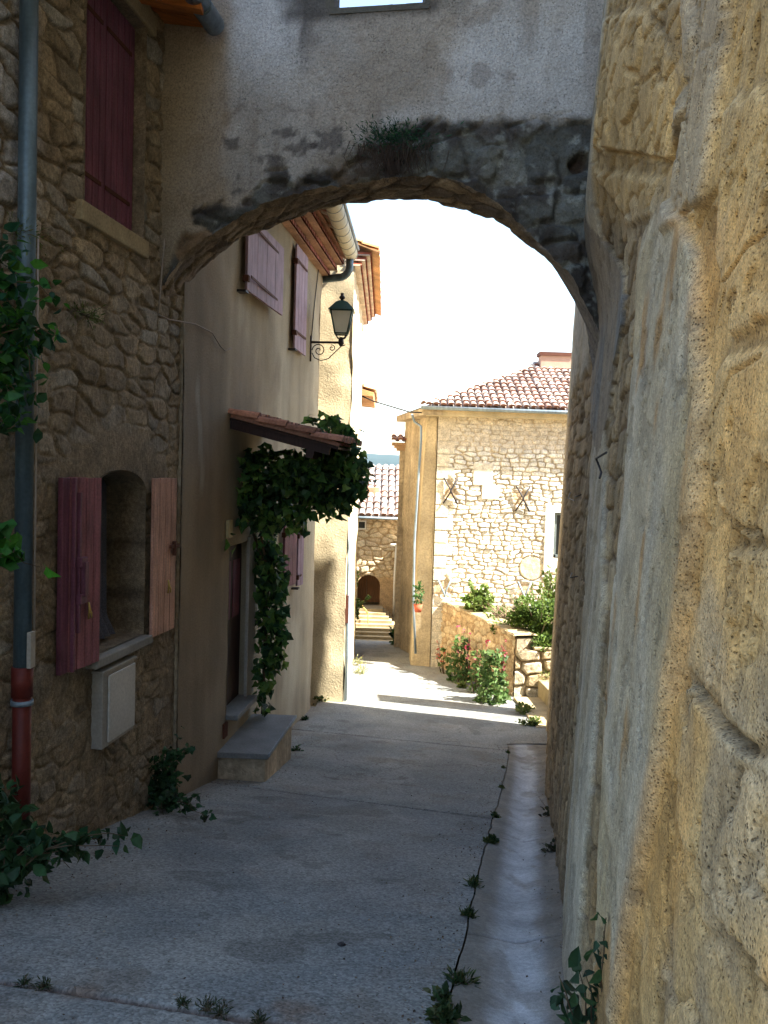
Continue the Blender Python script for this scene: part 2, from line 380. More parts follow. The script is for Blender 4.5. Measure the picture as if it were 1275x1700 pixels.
fcr = sst(.007, .002, np.abs(fbm(XX * .9 + 2, YY * .9, 35, 5) - .5)) * sst(.50, .56, fbm(XX * .5, YY * .5, 36)); Z = Z - .006 * fcr; base = mixc(base, C(.09, .075, .06), fcr * .6)
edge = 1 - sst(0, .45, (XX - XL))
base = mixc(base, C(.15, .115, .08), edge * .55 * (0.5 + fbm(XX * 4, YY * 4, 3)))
base = mixc(base, C(.10, .065, .05), (jm ** 1.0) * .85)
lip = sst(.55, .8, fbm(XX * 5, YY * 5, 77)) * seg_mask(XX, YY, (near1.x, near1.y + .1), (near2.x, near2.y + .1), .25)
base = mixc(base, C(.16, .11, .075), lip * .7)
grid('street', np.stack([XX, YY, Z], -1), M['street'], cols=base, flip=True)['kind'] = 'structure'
# drainage channel between the crack and the right wall
yc = np.concatenate([np.arange(2.6, 8, .02), np.arange(8, 15.45, .04)]); tc_ = np.linspace(0, 1, 80)
YC, TC = np.meshgrid(yc, tc_, indexing='ij')
xl = crackx(YC) + .012; xr = rbase(YC) + .12 + .05 * vn(YC * 2, YC * 0, 9)
XC = xl + (xr - xl) * TC
cpx = [(862, 1720), (862, 1650), (858, 1560), (862, 1450), (868, 1350), (873, 1290), (872, 1250), (868, 1235)]
cc = [hitG(*p) for p in cpx]; cy_ = np.array([c.y for c in cc]); cx_ = np.array([c.x for c in cc]); o_ = np.argsort(cy_)
CXC = np.interp(YC, cy_[o_], cx_[o_]); dd = np.abs(XC - CXC)
prof = -.05 * np.exp(-(dd / .17) ** 2) + .07 * sst(.25, .0, xr - XC) + .02 * sst(.5, .1, xr - XC) * (fbm(XC * 7, YC * 7, 12) - .5) * 2
prof = prof * sst(15.3, 14.2, YC) - .012 * sst(15.0, 15.3, YC)
ZC = gz(XC, YC) + prof + .004 * (fbm(XC * 3, YC * 3, 5) - .5)
cb = mixc(C(.20, .185, .155), C(.52, .53, .53), np.exp(-(dd / (.165 + .05 * (fbm(XC * 1, YC * 1.5, 92) - .5))) ** 4) * (.75 + .5 * (fbm(XC * 3, YC * 1.2, 91) - .5)))
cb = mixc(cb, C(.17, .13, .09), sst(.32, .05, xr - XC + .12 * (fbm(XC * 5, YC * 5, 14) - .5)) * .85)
cb = mixc(cb, C(.20, .17, .13), sst(.52, .66, fbm(XC * 4, YC * 2.2, 93)) * .5)
for a, b in [((880, 1250), (905, 1252)), ((760, 1385), (930, 1392)), ((740, 1548), (950, 1556))]:
    A = hitG(*a); B = hitG(*b); q = seg_mask(XC, YC, (A.x, A.y), (B.x, B.y), .02, .02, 9); ZC -= .01 * q; cb = mixc(cb, C(.12, .10, .08), q * .6)
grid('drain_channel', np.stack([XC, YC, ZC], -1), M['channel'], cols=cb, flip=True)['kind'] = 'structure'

# mountain ridge far away
hx = np.linspace(-2600, 2600, 160); hy = np.linspace(2200, 4200, 40); HX, HY = np.meshgrid(hx, hy, indexing='ij')
ridge = np.exp(-((HY - 3200) / 600) ** 2)
hz = -60 + ridge * (60 + 75 + 45 * (fbm(HX * .0012 + 4, HY * .001, 5) - .5) - 26 * sst(-400, 500, HX) + 12 * (fbm(HX * .01, HY * .01, 6) - .5))
tag(grid('mountain_ridge', np.stack([HX, HY, hz], -1), M['hill']), kind='structure')
def polymask(U, V, poly, soft=0.0):
    """1 inside a polygon given in wall coordinates"""
    m = np.zeros(U.shape, bool); n = len(poly)
    for i in range(n):
        (x1, y1), (x2, y2) = poly[i], poly[(i + 1) % n]
        if y1 == y2: continue
        c = ((V > y1) != (V > y2)) & (U < (x2 - x1) * (V - y1) / (y2 - y1) + x1); m ^= c
    return m.astype(float)
# ================================================================== LEFT STONE HOUSE
def PL(u, off=0.0): return (-3.6 + .14 * u + off, u)
nL = Vector((1, -.14, 0)).normalized()
LH = empty('stone_house', (-2.6, 7.2, float(gz(-2.6, 7.2))), 'rough rubble stone house on the left with maroon shutters, before the arch', 'house')
us = np.concatenate([np.arange(4.6, 6.0, .03), np.arange(6.0, 9.66, .0115)]); zs = np.arange(-4.05, 4.75, .0125)
U, Zz = np.meshgrid(us, zs, indexing='ij')
def stone_col(r1, r2, r3, warm=C(.30, .23, .14), grey=C(.31, .285, .235), dark=C(.20, .145, .085)):
    c = mixc(warm, grey, sst(.45, 1, r1)); c = mixc(c, dark, sst(.55, 1, r2) * .7); return c * (.78 + .45 * r3)[..., None]
e1, a1, b1, c1, du, dv = stones(U, Zz, .44, .165, seed=11, warp=.06, p=3.2)
e2, a2, b2, c2, du2, dv2 = stones(U, Zz, .27, .14, jit=.45, seed=23, warp=.10)
low = sst(.35, -.25, Zz + .6 * (fbm(U, Zz, 2) - .5)); blend = low > .5
e = np.where(blend, e2, e1); r1 = np.where(blend, a2, a1); r2 = np.where(blend, b2, b1); r3 = np.where(blend, c2, c1)
dU = np.where(blend, du2, du); dV = np.where(blend, dv2, dv)
hs = sst(.002, .030, e) ** .8
depth = np.where(blend, .028, .042)
smear = np.maximum(sst(.40, .58, fbm(U * 1.7 + 4, Zz * 1.5, 41)), .35) * sst(1.6, .2, Zz) + .25 * sst(.45, .6, fbm(U * 2, Zz * 3, 42))          # mortar smeared over the lower stones
h = depth * hs * (.55 + .6 * r2) + .030 * (dU * (r1 - .5) + dV * (r3 - .5)) * hs + .034 * (fbm(U * 7, Zz * 9, 5) - .5) + .014 * (fbm(U * 26, Zz * 26, 15) - .5)
hsm = .032 + .02 * (fbm(U * 3, Zz * 3, 6) - .5) + .010 * (fbm(U * 16, Zz * 16, 7) - .5)
smear = np.clip(smear + .15, 0, 1); h = h * (1 - .75 * smear) + hsm * .75 * smear
col = stone_col(r1, r2, r3); mort = mixc(C(.24, .185, .115), C(.17, .125, .075), sst(.3, .7, fbm(U * 3, Zz * 3, 8)))
col = mixc(mort, col, hs * (1 - .7 * smear)) * (.8 + .4 * fbm(U * 12, Zz * 12, 55))[..., None]
col = mixc(col, C(.36, .36, .36), sst(6.75, 6.45, U + .2 * (fbm(U * 5, Zz * 5, 3) - .5)) * sst(1.0, 2.2, Zz) * .75 * hs)  # pale lichen near the pipe, sky light put into the colour
# smooth mortar round the small window
arc = np.hypot((U - 8.05) / .95, (Zz + .15) / .45)
sm = sst(1.25, .9, arc) * (Zz > -.3)
h = h * (1 - sm) + .045 * sm; col = mixc(col, C(.22, .165, .10) * 1., sm * .8)
WY0, WY1, WZ0, WZ1 = 7.50, 8.60, -1.69, -.27
def win_top(u): return WZ1 + .20 * np.sqrt(np.clip(1 - ((u - (WY0 + WY1) / 2) / ((WY1 - WY0) / 2)) ** 2, 0, 1))
UY0, UY1, UZ0, UZ1 = 7.28, 8.45, 2.13, 4.10
hole = ((U > WY0) & (U < WY1) & (Zz > WZ0) & (Zz < win_top(U))) | ((U > UY0) & (U < UY1) & (Zz > UZ0) & (Zz < UZ1))
# ragged stones bulging over the upper window edge
x_, y_ = PL(U); P = np.stack([x_ + nL.x * h, y_ + nL.y * h, Zz], -1)
grid('wall', P, M['stone'], LH, cols=col, hole=hole)
# body behind, reveals
b = MB()
def wallbox(b, u0, u1, z0, z1, off0, off1):
    a0 = PL(u0, off0); a1_ = PL(u1, off0); c0 = PL(u0, off1); c1_ = PL(u1, off1)
    b.hexa([(*c0, z0), (*a0, z0), (*a1_, z0), (*c1_, z0), (*c0, z1), (*a0, z1), (*a1_, z1), (*c1_, z1)])
wallbox(b, 4.2, 4.62, -3.5, 4.7, 0.02, -5); wallbox(b, 4.62, 9.66, -4.4, 4.7, -.42, -5)
b.build('core', M['limestone'], LH)
def reveal(name, u0, u1, z0, z1, topf=None, d=.42, m=None, a0=.0):
    b = MB(); K = 24
    us_ = np.linspace(u0, u1, K + 1); tz = [float(topf(u)) if topf else z1 for u in us_]
    path = [(u0, z0)] + [(u, t) for u, t in zip(us_, tz)] + [(u1, z0), (u0, z0)]
    pts = []
    for (ua, za), (ub, zb) in zip(path[:-1], path[1:]):
        if abs(ua - ub) + abs(za - zb) < 1e-4: continue
        n = max(1, int(max(abs(ua - ub), abs(za - zb)) / .06))
        for i in range(n): t = i / n; pts.append((ua + (ub - ua) * t, za + (zb - za) * t))
    pts.append(pts[0]); n = len(pts); W = 8
    P = np.zeros((n, W, 3))
    for i, (u, z) in enumerate(pts):
        for j in range(W):
            q = a0 + .05 - (d + .05) * j / (W - 1); wob = .012 * (vn(np.array(z * 7 + i * .1), np.array(j * .9), 8) - .5)
            x, y = PL(u + float(wob)); P[i, j] = (x + nL.x * q, y + nL.y * q, z + float(wob))
    cl = np.tile(C(.20, .155, .10), (n, W, 1)) * (.75 + .5 * fbm(P[..., 2] * 4, P[..., 0] * 4, 9))[..., None]
    seam = ((np.abs(P[..., 2] + 1.30) < .04) | (np.abs(P[..., 2] + .78) < .04))
    cl[seam] *= .55
    return grid(name, P, M['stone'], LH, cols=cl)
reveal('window_reveal', WY0 + .005, WY1 - .005, WZ0 + .004, WZ1, win_top)
reveal('upper_reveal', UY0, UY1, UZ0, UZ1)
def lbox(b, u0, u1, z0, z1, q0, q1, col=None, P_=PL, n_=None):           # box on the left wall, q = distance out of the wall
    n_ = n_ or nL; c = []
    for z in (z0, z1):
        for (u, q) in ((u0, q0), (u1, q0), (u1, q1), (u0, q1)):
            x, y = P_(u); c.append((x + n_.x * q, y + n_.y * q, z))
    return b.hexa(c, col)
# window behind: frame, mesh curtain
b = MB(); lbox(b, WY0 - .1, WY1 + .1, WZ0, WZ1 + .3, -.40, -.36); b.build('window_curtain', M['curtain'], LH)
b = MB()
cu = np.linspace(7.60, 8.25, 40); cz = np.linspace(WZ0 + .06, -.36, 40); CU, CZ = np.meshgrid(cu, cz, indexing='ij')
q = -.20 + .03 * np.sin(CU * 55) * (1 - .5 * (CZ - WZ0)); q = q + .10 * sst(-1.4, -1.68, CZ)
x, y = PL(CU); grid('lace_curtain', np.stack([x + nL.x * q, y + nL.y * q, CZ], -1), M['curtain'], LH)
# sills and lintel
b = MB(); lbox(b, 7.44, 8.62, -1.78, -1.695, -.40, .14); b.build('window_sill', mat('grey sill slab', (.27, .25, .21), bump=(.4, .006, 30)), LH, .012)
b = MB(); lbox(b, 7.18, 8.50, 1.96, 2.125, -.2, .085); b.build('upper_sill', M['limestone'], LH, .012)
b = MB(); lbox(b, 7.1, 8.62, 4.105, 4.30, -.2, .075); b.build('lintel', M['limestone'], LH, .012)
def planks(b, u0, u1, z0, z1, q0, th, n, P_=PL, n_=None, dq=0.0, gap=.012):
    """vertical boards; dq = how far the far edge swings out"""
    n_ = n_ or nL; w_ = (u1 - u0) / n
    for i in range(n):
        ua = u0 + i * w_ + gap / 2; ub = u0 + (i + 1) * w_ - gap / 2; qa = q0 + dq * i / n; qb = q0 + dq * (i + 1) / n
        zt = z1 + random.uniform(-.004, .004); zb = z0 + random.uniform(-.004, .004); c = []
        for z in (zb, zt):
            for (u, qq) in ((ua, qa), (ub, qb), (ub, qb + th), (ua, qa + th)):
                x, y = P_(u); c.append((x + n_.x * qq, y + n_.y * qq, z))
        b.hexa(c)
# upper closed pair of shutters
for (a, c_) in ((7.29, 7.862), (7.868, 8.44)):
    b = MB(); planks(b, a, c_, 2.14, 4.09, -.10, .035, 5); s = b.build('shutter', M['maroon'], LH, .003)
    for z in (2.42, 3.80): b = MB(); lbox(b, a, c_ - .08, z, z + .035, -.064, -.055); b.build('strap_hinge', M['rust'], s)
b = MB(); lbox(b, 7.25, 8.5, 2.1, 4.15, -.20, -.13); b.build('window_back', M['black'], LH)
# lower window shutters, open
def open_shutter(u0, u1, z0, z1, q0, dq, m, label, edge_m, hand):
    b = MB(); planks(b, u0, u1, z0, z1, q0, .035, 4, dq=dq); s = b.build('shutter', m, LH, .004); s['label'] = label
    w_ = u1 - u0
    b = MB(); uh = u0 + w_ * hand; x, y = PL(uh); p = Vector((x, y, 0)) + nL * (q0 + dq * hand + .05)
    b.tube([(p.x, p.y, z0 + .40), (p.x + .012, p.y, z0 + .47), (p.x, p.y, z0 + .54)], [.008, .014, .008], 8)
    b.tube([(p.x, p.y, z0 + .47), (p.x + .03, p.y - .01, z0 + .46), (p.x + .03, p.y - .01, z0 + .41)], .007, 8); b.build('handle', M['brass'], s)
    return s
sL = open_shutter(7.03, 7.47, -1.71, -.13, .06, .05, M['maroonworn'], 'weathered maroon shutter leaf of the small window, nearer the camera', None, .55)
b = MB(); lbox(b, 6.91, 7.024, -1.71, -.13, .05, .09); lbox(b, 7.03, 7.06, -1.71, -.13, .106, .135); b.build('folded_leaf', M['maroon'], sL, .004)
b = MB(); lbox(b, 7.10, 7.13, -1.4, -.25, .11, .145); lbox(b, 7.09, 7.20, -1.16, -1.08, .12, .165); lbox(b, 7.09, 7.20, -.86, -.78, .12, .165); lbox(b, 7.13, 7.19, -1.10, -.82, .13, .18); b.build('espagnolette', M['maroon'], sL, .004)
sR = open_shutter(8.64, 9.23, -1.73, -.14, .085, .0, M['orangewood'], 'faded orange-pink shutter leaf flat against the wall, farther from the camera', None, .60)
b = MB(); lbox(b, 9.04, 9.27, -.87, -.835, .125, .15); lbox(b, 9.12, 9.15, -.95, -.80, .125, .16); b.build('shutter_catch', M['rust'], sR)
# eave above: soffit boards, gutter
E0 = 4.32
b = MB()
E0 = 4.36
for i in range(14):
    u = 5.0 + i * .28
    x0, y0 = PL(u); x1, y1 = PL(u + .272)
    b.hexa([(x0, y0, E0 + .02), (x1, y1, E0 + .02), (x1 + .5, y1, E0 - .06), (x0 + .5, y0, E0 - .06), (x0, y0, E0 + .06), (x1, y1, E0 + .06), (x1 + .5, y1, E0 - .02), (x0 + .5, y0, E0 - .02)])
ev = b.build('eave', M['soffit'], LH)
b = MB()
for i in range(4):
    b = MB(); u = 5.3 + i * .95
    x0, y0 = PL(u); b.hexa([(x0, y0, E0 - .12), (x0, y0 + .1, E0 - .12), (x0 + .66, y0 + .1, E0 - .22), (x0 + .66, y0, E0 - .22), (x0, y0, E0 + .018), (x0, y0 + .1, E0 + .018), (x0 + .66, y0 + .1, E0 - .086), (x0 + .66, y0, E0 - .086)])
    b.build('rafter', M['soffit'], ev)
b = MB(); wallbox(b, 4.1, 9.0, E0 + .08, E0 + .5, .4, -5); b.build('roof', mat('roof mass', (.3, .13, .07)), LH)
ge = hitA(356, 42, -.10)
x9, y9 = PL(ge.y)
gx = ge.x - x9
b = MB(); b.tube([(PL(4.1)[0] + gx, 4.1, ge.z), (PL(ge.y)[0] + gx, ge.y, ge.z)], .10, 18); gu = b.build('gutter', M['zinc'], LH)
for u in (6.2, 7.0, 7.75, 8.3): x, y = PL(u); b = MB(); b.tube([(x + gx, y, ge.z), (x + gx + .001, y + .03, ge.z)], .107, 18); b.build('gutter_bracket', M['zincdark'], gu)

# drainpipe on the house
pt = hitL(58, 0); px_ = [hitL(66, 0), hitL(50, 500), hitL(40, 900), hitL(36, 1095)]
Yp = 6.31; xp, yp = PL(Yp); pc = Vector((xp, yp, 0)) + nL * .12
DP = empty('drainpipe', (pc.x, pc.y, -3.1), 'blue-grey zinc drainpipe with a brick red lower section on the stone house', 'drainpipe')
zj = -1.52
b = MB(); b.tube([(pc.x, pc.y, zj), (pc.x, pc.y, 4.6)], .063, 20); b.build('upper_pipe', M['zincdark'], DP)
b = MB(); b.tube([(pc.x, pc.y, -3.15), (pc.x, pc.y, zj + .01)], .066, 20); b.tube([(pc.x, pc.y, zj - .2), (pc.x, pc.y, zj + .02)], .076, 20); b.build('lower_pipe', M['redpipe'], DP)
b = MB(); b.tube([(pc.x, pc.y, zj - .26), (pc.x, pc.y, zj - .225)], .080, 20); b.build('clamp', M['zinc'], DP)
b = MB(); b.box((pc.x + .055, pc.y - .06, zj + .02), (pc.x + .085, pc.y + .02, zj + .28)); b.build('cover_plate', M['meter'], DP)
# meter box
MBX = empty('meter_box', (*PL(7.9), -2.63), 'pale grey meter box on the stone wall beneath the small window', 'meter box')
b = MB(); lbox(b, 7.57, 8.22, -2.52, -1.845, .02, .13); b.build('case', M['meter'], MBX, .008)
b = MB(); lbox(b, 7.66, 8.20, -2.48, -1.88, .132, .15); b.build('door', mat('pale plastic door', (.46, .44, .39), rough=.55, bump=None), MBX, .006)
b = MB(); lbox(b, 7.55, 8.24, -1.844, -1.825, .02, .145); b.build('lid', M['meter'], MBX)

# cables on the left wall
CB = empty('wall_cable', tuple(hitL(265, 400)), 'thin pale cable running down the corner by the arch then across the wall', 'cable')
b = MB(); pts = []
for p in [(283, 150), (279, 240), (268, 330), (262, 400), (256, 470), (252, 520)]: v = hitL(*p) + nL * .07; pts.append(v)
b.tube(pts, .007, 6)
pts = [hitL(252, 522) + nL * .07] + [hit2(*p) + Vector((.03, 0, 0)) for p in [(275, 530), (320, 538), (348, 552), (362, 575), (370, 582), (380, 578)]]
b.tube(pts, .008, 6); b.build('cable', M['cable'], CB)
CB2 = empty('pipe_cable', tuple(hitL(52, 800)), 'thin pale cable running straight down beside the blue-grey drainpipe', 'cable')
b = MB(); b.tube([(pc.x + .07, pc.y + .035, -1.25), (pc.x + .07, pc.y + .03, 1.6)], .007, 6); b.build('cable', M['cable'], CB2)

# ================================================================== ARCH
AR = empty('archway', tuple(hitA(620, 300)), 'old rendered stone archway spanning the street with dark mossy rubble round its curve', 'archway')
near_px = [(243, 560), (252, 520), (270, 480), (300, 434), (345, 392), (400, 356), (460, 328), (530, 306), (600, 297), (690, 291), (755, 303), (820, 329), (872, 372), (920, 425), (958, 475), (990, 530), (1020, 600), (1040, 680), (1060, 800)]
far_px = [(240, 560), (262, 530), (285, 500), (312, 470), (345, 432), (385, 405), (450, 378), (515, 350), (565, 336), (640, 328), (705, 325), (755, 340), (812, 350), (850, 375), (890, 405), (920, 445), (945, 492), (968, 535), (985, 620)]
def curve(pxs, off, n):
    P = [hitA(*p, off) for p in pxs]; d = [0]
    for a, b_ in zip(P[:-1], P[1:]): d.append(d[-1] + (b_ - a).length)
    d = np.array(d) / d[-1]; t = np.linspace(0, 1, n); A = np.array([tuple(p) for p in P])
    c = np.stack([np.interp(t, d, A[:, i]) for i in range(3)], -1)
    for _ in range(6): c[1:-1] = .25 * c[:-2] + .5 * c[1:-1] + .25 * c[2:]
    return c
NA = 340
cn = curve(near_px, 0, NA); cf = curve(far_px, .8, NA)
# ragged edges
tang = np.gradient(cn, axis=0); nn_ = np.stack([-tang[:, 2], tang[:, 1] * 0, tang[:, 0]], -1); nn_ /= np.linalg.norm(nn_, axis=1, keepdims=True)
sA = np.linspace(0, 7, NA)
rag = .05 * (fbm(sA * 2.2, sA * 0, 61) - .5) * 2 + .03 * (np.floor(vn(sA * 4, sA * 0, 62) * 3) / 3 - .4)
cn += nn_ * rag[:, None]; rag2 = .045 * (fbm(sA * 2.5, sA * 0 + 4, 63) - .5) * 2 + .03 * (np.floor(vn(sA * 3.5, sA * 0, 64) * 3) / 3 - .4); cf += nn_ * rag2[:, None]
ATOP = hitA(625, 9).z
rows = 210
V_ = np.linspace(0, 1, rows)[None] ** 1.0
zt = ATOP + .0 * cn[:, 0]
lp = hitA(548, 5).x; rp = hitA(712, 5).x
zt = zt + .9
NR = int(.9 / .013)
AX = np.repeat(cn[:, 0:1], rows, 1); AZ = cn[:, 2:3] + (zt[:, None] - cn[:, 2:3]) * V_
# voussoir / moss mask
bx = [hitA(p, 205).x for p in (325, 470, 600, 690, 800, 985)]
def pxline(pts):
    a = [hitA(*p) for p in pts]; return np.interp(AX, [q.x for q in a], [q.z for q in a])
top_dark = pxline([(240, 540), (320, 345), (380, 318), (440, 285), (520, 250), (600, 235), (640, 215), (690, 205), (800, 200), (985, 188), (1060, 185)])
nzd = .22 * (fbm(AX * 2.2, AZ * 2.2, 71) - .5)
dk = sst(.07, -.07, AZ - top_dark + nzd + .10 * (fbm(AX * 11, AZ * 11, 171) - .5))
left_fade = sst(bx[3], bx[1], AX)                      # left half patchy
distc = AZ - cn[:, 2:3]; patch = np.maximum(sst(.47, .58, fbm(AX * 2.6, AZ * 2.6, 72)), sst(.22, .08, distc + .25 * (fbm(AX * 4, AZ * 4, 70) - .5)))
dk = dk * (1 - left_fade * (1 - patch))
eA, q1, q2, q3, dA, dB = stones(AX, AZ, .38, .22, seed=81, warp=.12, jit=.45)
hsA = sst(.004, .05, eA)
plas_h = .03 * (fbm(AX * 1.2, AZ * 1.2, 73) - .5) + .014 * (fbm(AX * 6, AZ * 6, 74) - .5)
st_h = -.045 + .06 * hsA * (.3 + .8 * q2) + .09 * (fbm(AX * 5, AZ * 5, 75) - .5) + .03 * (fbm(AX * 22, AZ * 22, 175) - .5)
HA = plas_h * (1 - dk) + st_h * dk
smid = sst(.48, .66, fbm(AX * 1.0 + 3, AZ * 1.0, 76))
pc1 = mixc(C(.33, .305, .265), C(.40, .385, .36), smid)
pc1 = mixc(pc1, C(.22, .19, .155), sst(.5, .72, fbm(AX * 5, AZ * .9, 176)) * .55); pc1 = mixc(pc1, C(.17, .145, .12), sst(.60, .70, fbm(AX * 3.5, AZ * 3.5, 177, 5)) * .5)
pc1 = mixc(pc1, C(.52, .52, .50), sst(hitA(520, 30).x, hitA(470, 30).x, AX) * sst(hitA(420, 190).z, hitA(420, 60).z, AZ + .5 * (fbm(AX * 2, AZ * 2, 40) - .5)) * .8)
pc1 = mixc(pc1, C(.28, .225, .16), sst(.5, .7, fbm(AX * .8, AZ * .9 + 7, 77)) * .5)
xl_ = hitA(385, 60).x
lm = sst(xl_ + .1, xl_ - .1, AX + .25 * (fbm(AX * 2, AZ * 2, 3) - .5))
pc1 = mixc(pc1, C(.24, .18, .11), lm * .7)            # ochre-brown strip in the corner with the stone house
lm2 = sst(hitA(360, 250).x, hitA(280, 430).x, AX); pc1 = mixc(pc1, C(.24, .19, .12), lm2 * .5)
crk = sst(.02, .0, np.abs(fbm(AX * 3.0, AZ * 3.0, 78) - .5)) * sst(.5, .6, fbm(AX, AZ, 79)); pc1 = mixc(pc1, C(.12, .09, .07), crk * .35)
soot = np.exp(-((AX - hitA(495, 60).x) / .10) ** 2) * sst(hitA(490, 150).z, hitA(490, 10).z, AZ) * sst(.35, .6, fbm(AX * 12, AZ * 2.5, 4)); pc1 = mixc(pc1, C(.05, .045, .045), soot * .9)
tops = sst(ATOP - .16, ATOP - .04, AZ + .06 * (fbm(AX * 6, AZ * 6, 9) - .5)) * sst(lp - .75, lp - .2, AX + .5 * (fbm(AX * 5, AZ * 5, 19) - .5)) * sst(rp + .5, rp, AX + .5 * (fbm(AX * 5, AZ * 5, 20) - .5)); pc1 = mixc(pc1, C(.07, .06, .05), tops * .85)
for (qx, qy, rr) in [(380, 235, .10), (490, 250, .13), (300, 420, .12), (440, 270, .14), (560, 235, .15), (410, 300, .14), (470, 225, .08)]:
    q_ = hitA(qx, qy); dd_ = np.hypot(AX - q_.x, (AZ - q_.z) * 1.2) / rr + 3.2 * (fbm(AX * 7, AZ * 7, 33) - .5) + 1.5 * (fbm(AX * 22, AZ * 22, 34) - .5); pc1 = mixc(pc1, C(.075, .065, .06), sst(1.0, .3, dd_) * .75)
gr = mixc(C(.050, .043, .036), C(.10, .10, .085), sst(.4, .7, fbm(AX * 3, AZ * 3, 84))) * (.6 + .8 * q3)[..., None]
gr = mixc(gr, C(.24, .25, .22), sst(.62, .74, fbm(AX * 9, AZ * 9, 85)) * .55)
warmst = C(.20, .13, .07) * (.6 + .7 * q3)[..., None]
gr = mixc(gr, warmst, sst(.62, .9, q1) * sst(bx[3], bx[1], AX))
colA = mixc(pc1, gr, dk)
YA = A0 + AK * AX
PA = np.stack([AX, YA - HA, AZ], -1)
# a couple of broken sockets in the mossy rubble
for (qx, qy, rr, dp) in [(962, 268, .10, .14), (650, 275, .12, .05), (410, 330, .08, .05)]:
    q_ = hitA(qx, qy); m_ = sst(1.0, .4, np.hypot(AX - q_.x, AZ - q_.z) / rr + 1.3 * (fbm(AX * 9, AZ * 9, 5) - .5)); PA[..., 1] += dp * m_; colA = mixc(colA, C(.05, .035, .03), m_ * .9)
grid('front_face', PA, M['plaster'], AR, cols=colA, hole=(AX > lp) & (AX < rp) & (AZ > ATOP + .012 * (fbm(AX * 9, AX * 0, 5) - .5)))
W = 44; t_ = np.linspace(0, 1, W)[None, :, None]
nearc = PA[:, 0]
SO = nearc[:, None] * (1 - t_) + cf[:, None] * t_
sU = np.repeat(sA[:, None], W, 1); sV = np.repeat(np.linspace(0, .8, W)[None], NA, 0)
es, s1, s2, s3, _, _ = stones(sU, sV, .3, .2, seed=91, warp=.06)
rough_s = sst(5.4, 4.6, sU)
dsp = (.045 * sst(.0, .04, es) * (.3 + s2) + .03 * (fbm(sU * 6, sV * 6, 4) - .5)) * rough_s * np.sin(np.pi * np.clip(sV / .8, 0, 1)) ** .4
SO = SO - nn_[:, None] * dsp[..., None]
cs = mixc(C(.15, .115, .085), C(.27, .20, .12), s1) * (.75 + .5 * s3)[..., None]; cs = mixc(cs, C(.19, .165, .14) * (.8 + .4 * fbm(sU * 1, sV * 9, 3))[..., None], 1 - rough_s)
grid('soffit', SO, M['stone'], AR, cols=cs, flip=True)
BX = np.repeat(cf[:, 0:1], 120, 1); BZ = cf[:, 2:3] + (zt[:, None] - cf[:, 2:3]) * np.linspace(0, 1, 120)[None]
grid('back_face', np.stack([BX, np.repeat(cf[:, 1:2], 120, 1), BZ], -1), M['plaster'], AR, flip=True, hole=(BX > lp) & (BX < rp) & (BZ > ATOP), cols=np.tile(C(.34, .28, .18), BX.shape + (1,)))
b = MB(); ya = lambda x: A0 + AK * x
b.hexa([(lp, ya(lp) - .01, ATOP - .06), (rp, ya(rp) - .01, ATOP - .06), (rp, ya(rp) + .79, ATOP - .06), (lp, ya(lp) + .79, ATOP - .06), (lp, ya(lp) - .01, ATOP - .005), (rp, ya(rp) - .01, ATOP - .005), (rp, ya(rp) + .79, ATOP - .005), (lp, ya(lp) + .79, ATOP - .005)])
for q in (lp, rp): b.hexa([(q - .04, ya(q) + .004, ATOP), (q + .04, ya(q) + .004, ATOP), (q + .04, ya(q) + .79, ATOP), (q - .04, ya(q) + .79, ATOP), (q - .04, ya(q) + .004, ATOP + .89), (q + .04, ya(q) + .004, ATOP + .89), (q + .04, ya(q) + .79, ATOP + .89), (q - .04, ya(q) + .79, ATOP + .89)])
b.build('coping', mat('mossy coping', (.085, .078, .06), bump=(.6, .02, 20)), AR)

# ================================================================== RIGHT WALL
RW = empty('tall_stone_wall', (1.9, 9, -3.6), 'tall battered wall on the right of ochre sandstone blocks and grey render strips', 'wall')
yr = [.55]
while yr[-1] < 16.6: yr.append(yr[-1] + max(.006, .0042 * yr[-1] * (1 + yr[-1] * .12)))
yr = np.array(yr)
s_ = np.linspace(0, 1, 620)
YR, SR = np.meshgrid(yr, s_, indexing='ij')
gR = gz(rbase(YR), YR) - .15
topR = np.minimum(gR * 0 + 5.5, .62 * YR + 1.0)
ZR = gR + (topR - gR) * SR
HG = ZR - gR
BET = .055
def rwall_x(Y, Zv, hg): return rbase(Y) + (BET - .025 * sst(8.6, 11.5, Y)) * hg
XR_ = rwall_x(YR, ZR, HG)
# overhanging haunch near the arch
bul = sst(3.2, 6.5, YR) * sst(10.5, 9.0, YR) * sst(1.2, 2.5, ZR) * .26
XR_ = XR_ - bul

def hitR(px, py):
    d = ray(px, py); Yt = np.geomspace(.45, 16.5, 3000); zt_ = d.z * Yt
    f = d.x * Yt - rwall_x(Yt, zt_, zt_ - gz(rbase(Yt), Yt))
    k = np.where(np.sign(f[:-1]) != np.sign(f[1:]))[0]
    y = Yt[k[0]] if len(k) else Yt[np.argmin(np.abs(f))]
    return Vector((d.x * y, y, d.z * y))
def rline(pts):                                # a boundary down the wall: Y as a function of height
    q = [hitR(*p) for p in pts]; q.sort(key=lambda v: v.z); return np.interp(ZR, [v.z for v in q], [v.y for v in q])
wob = lambda sc, seed: (fbm(YR * sc, ZR * sc, seed) - .5)
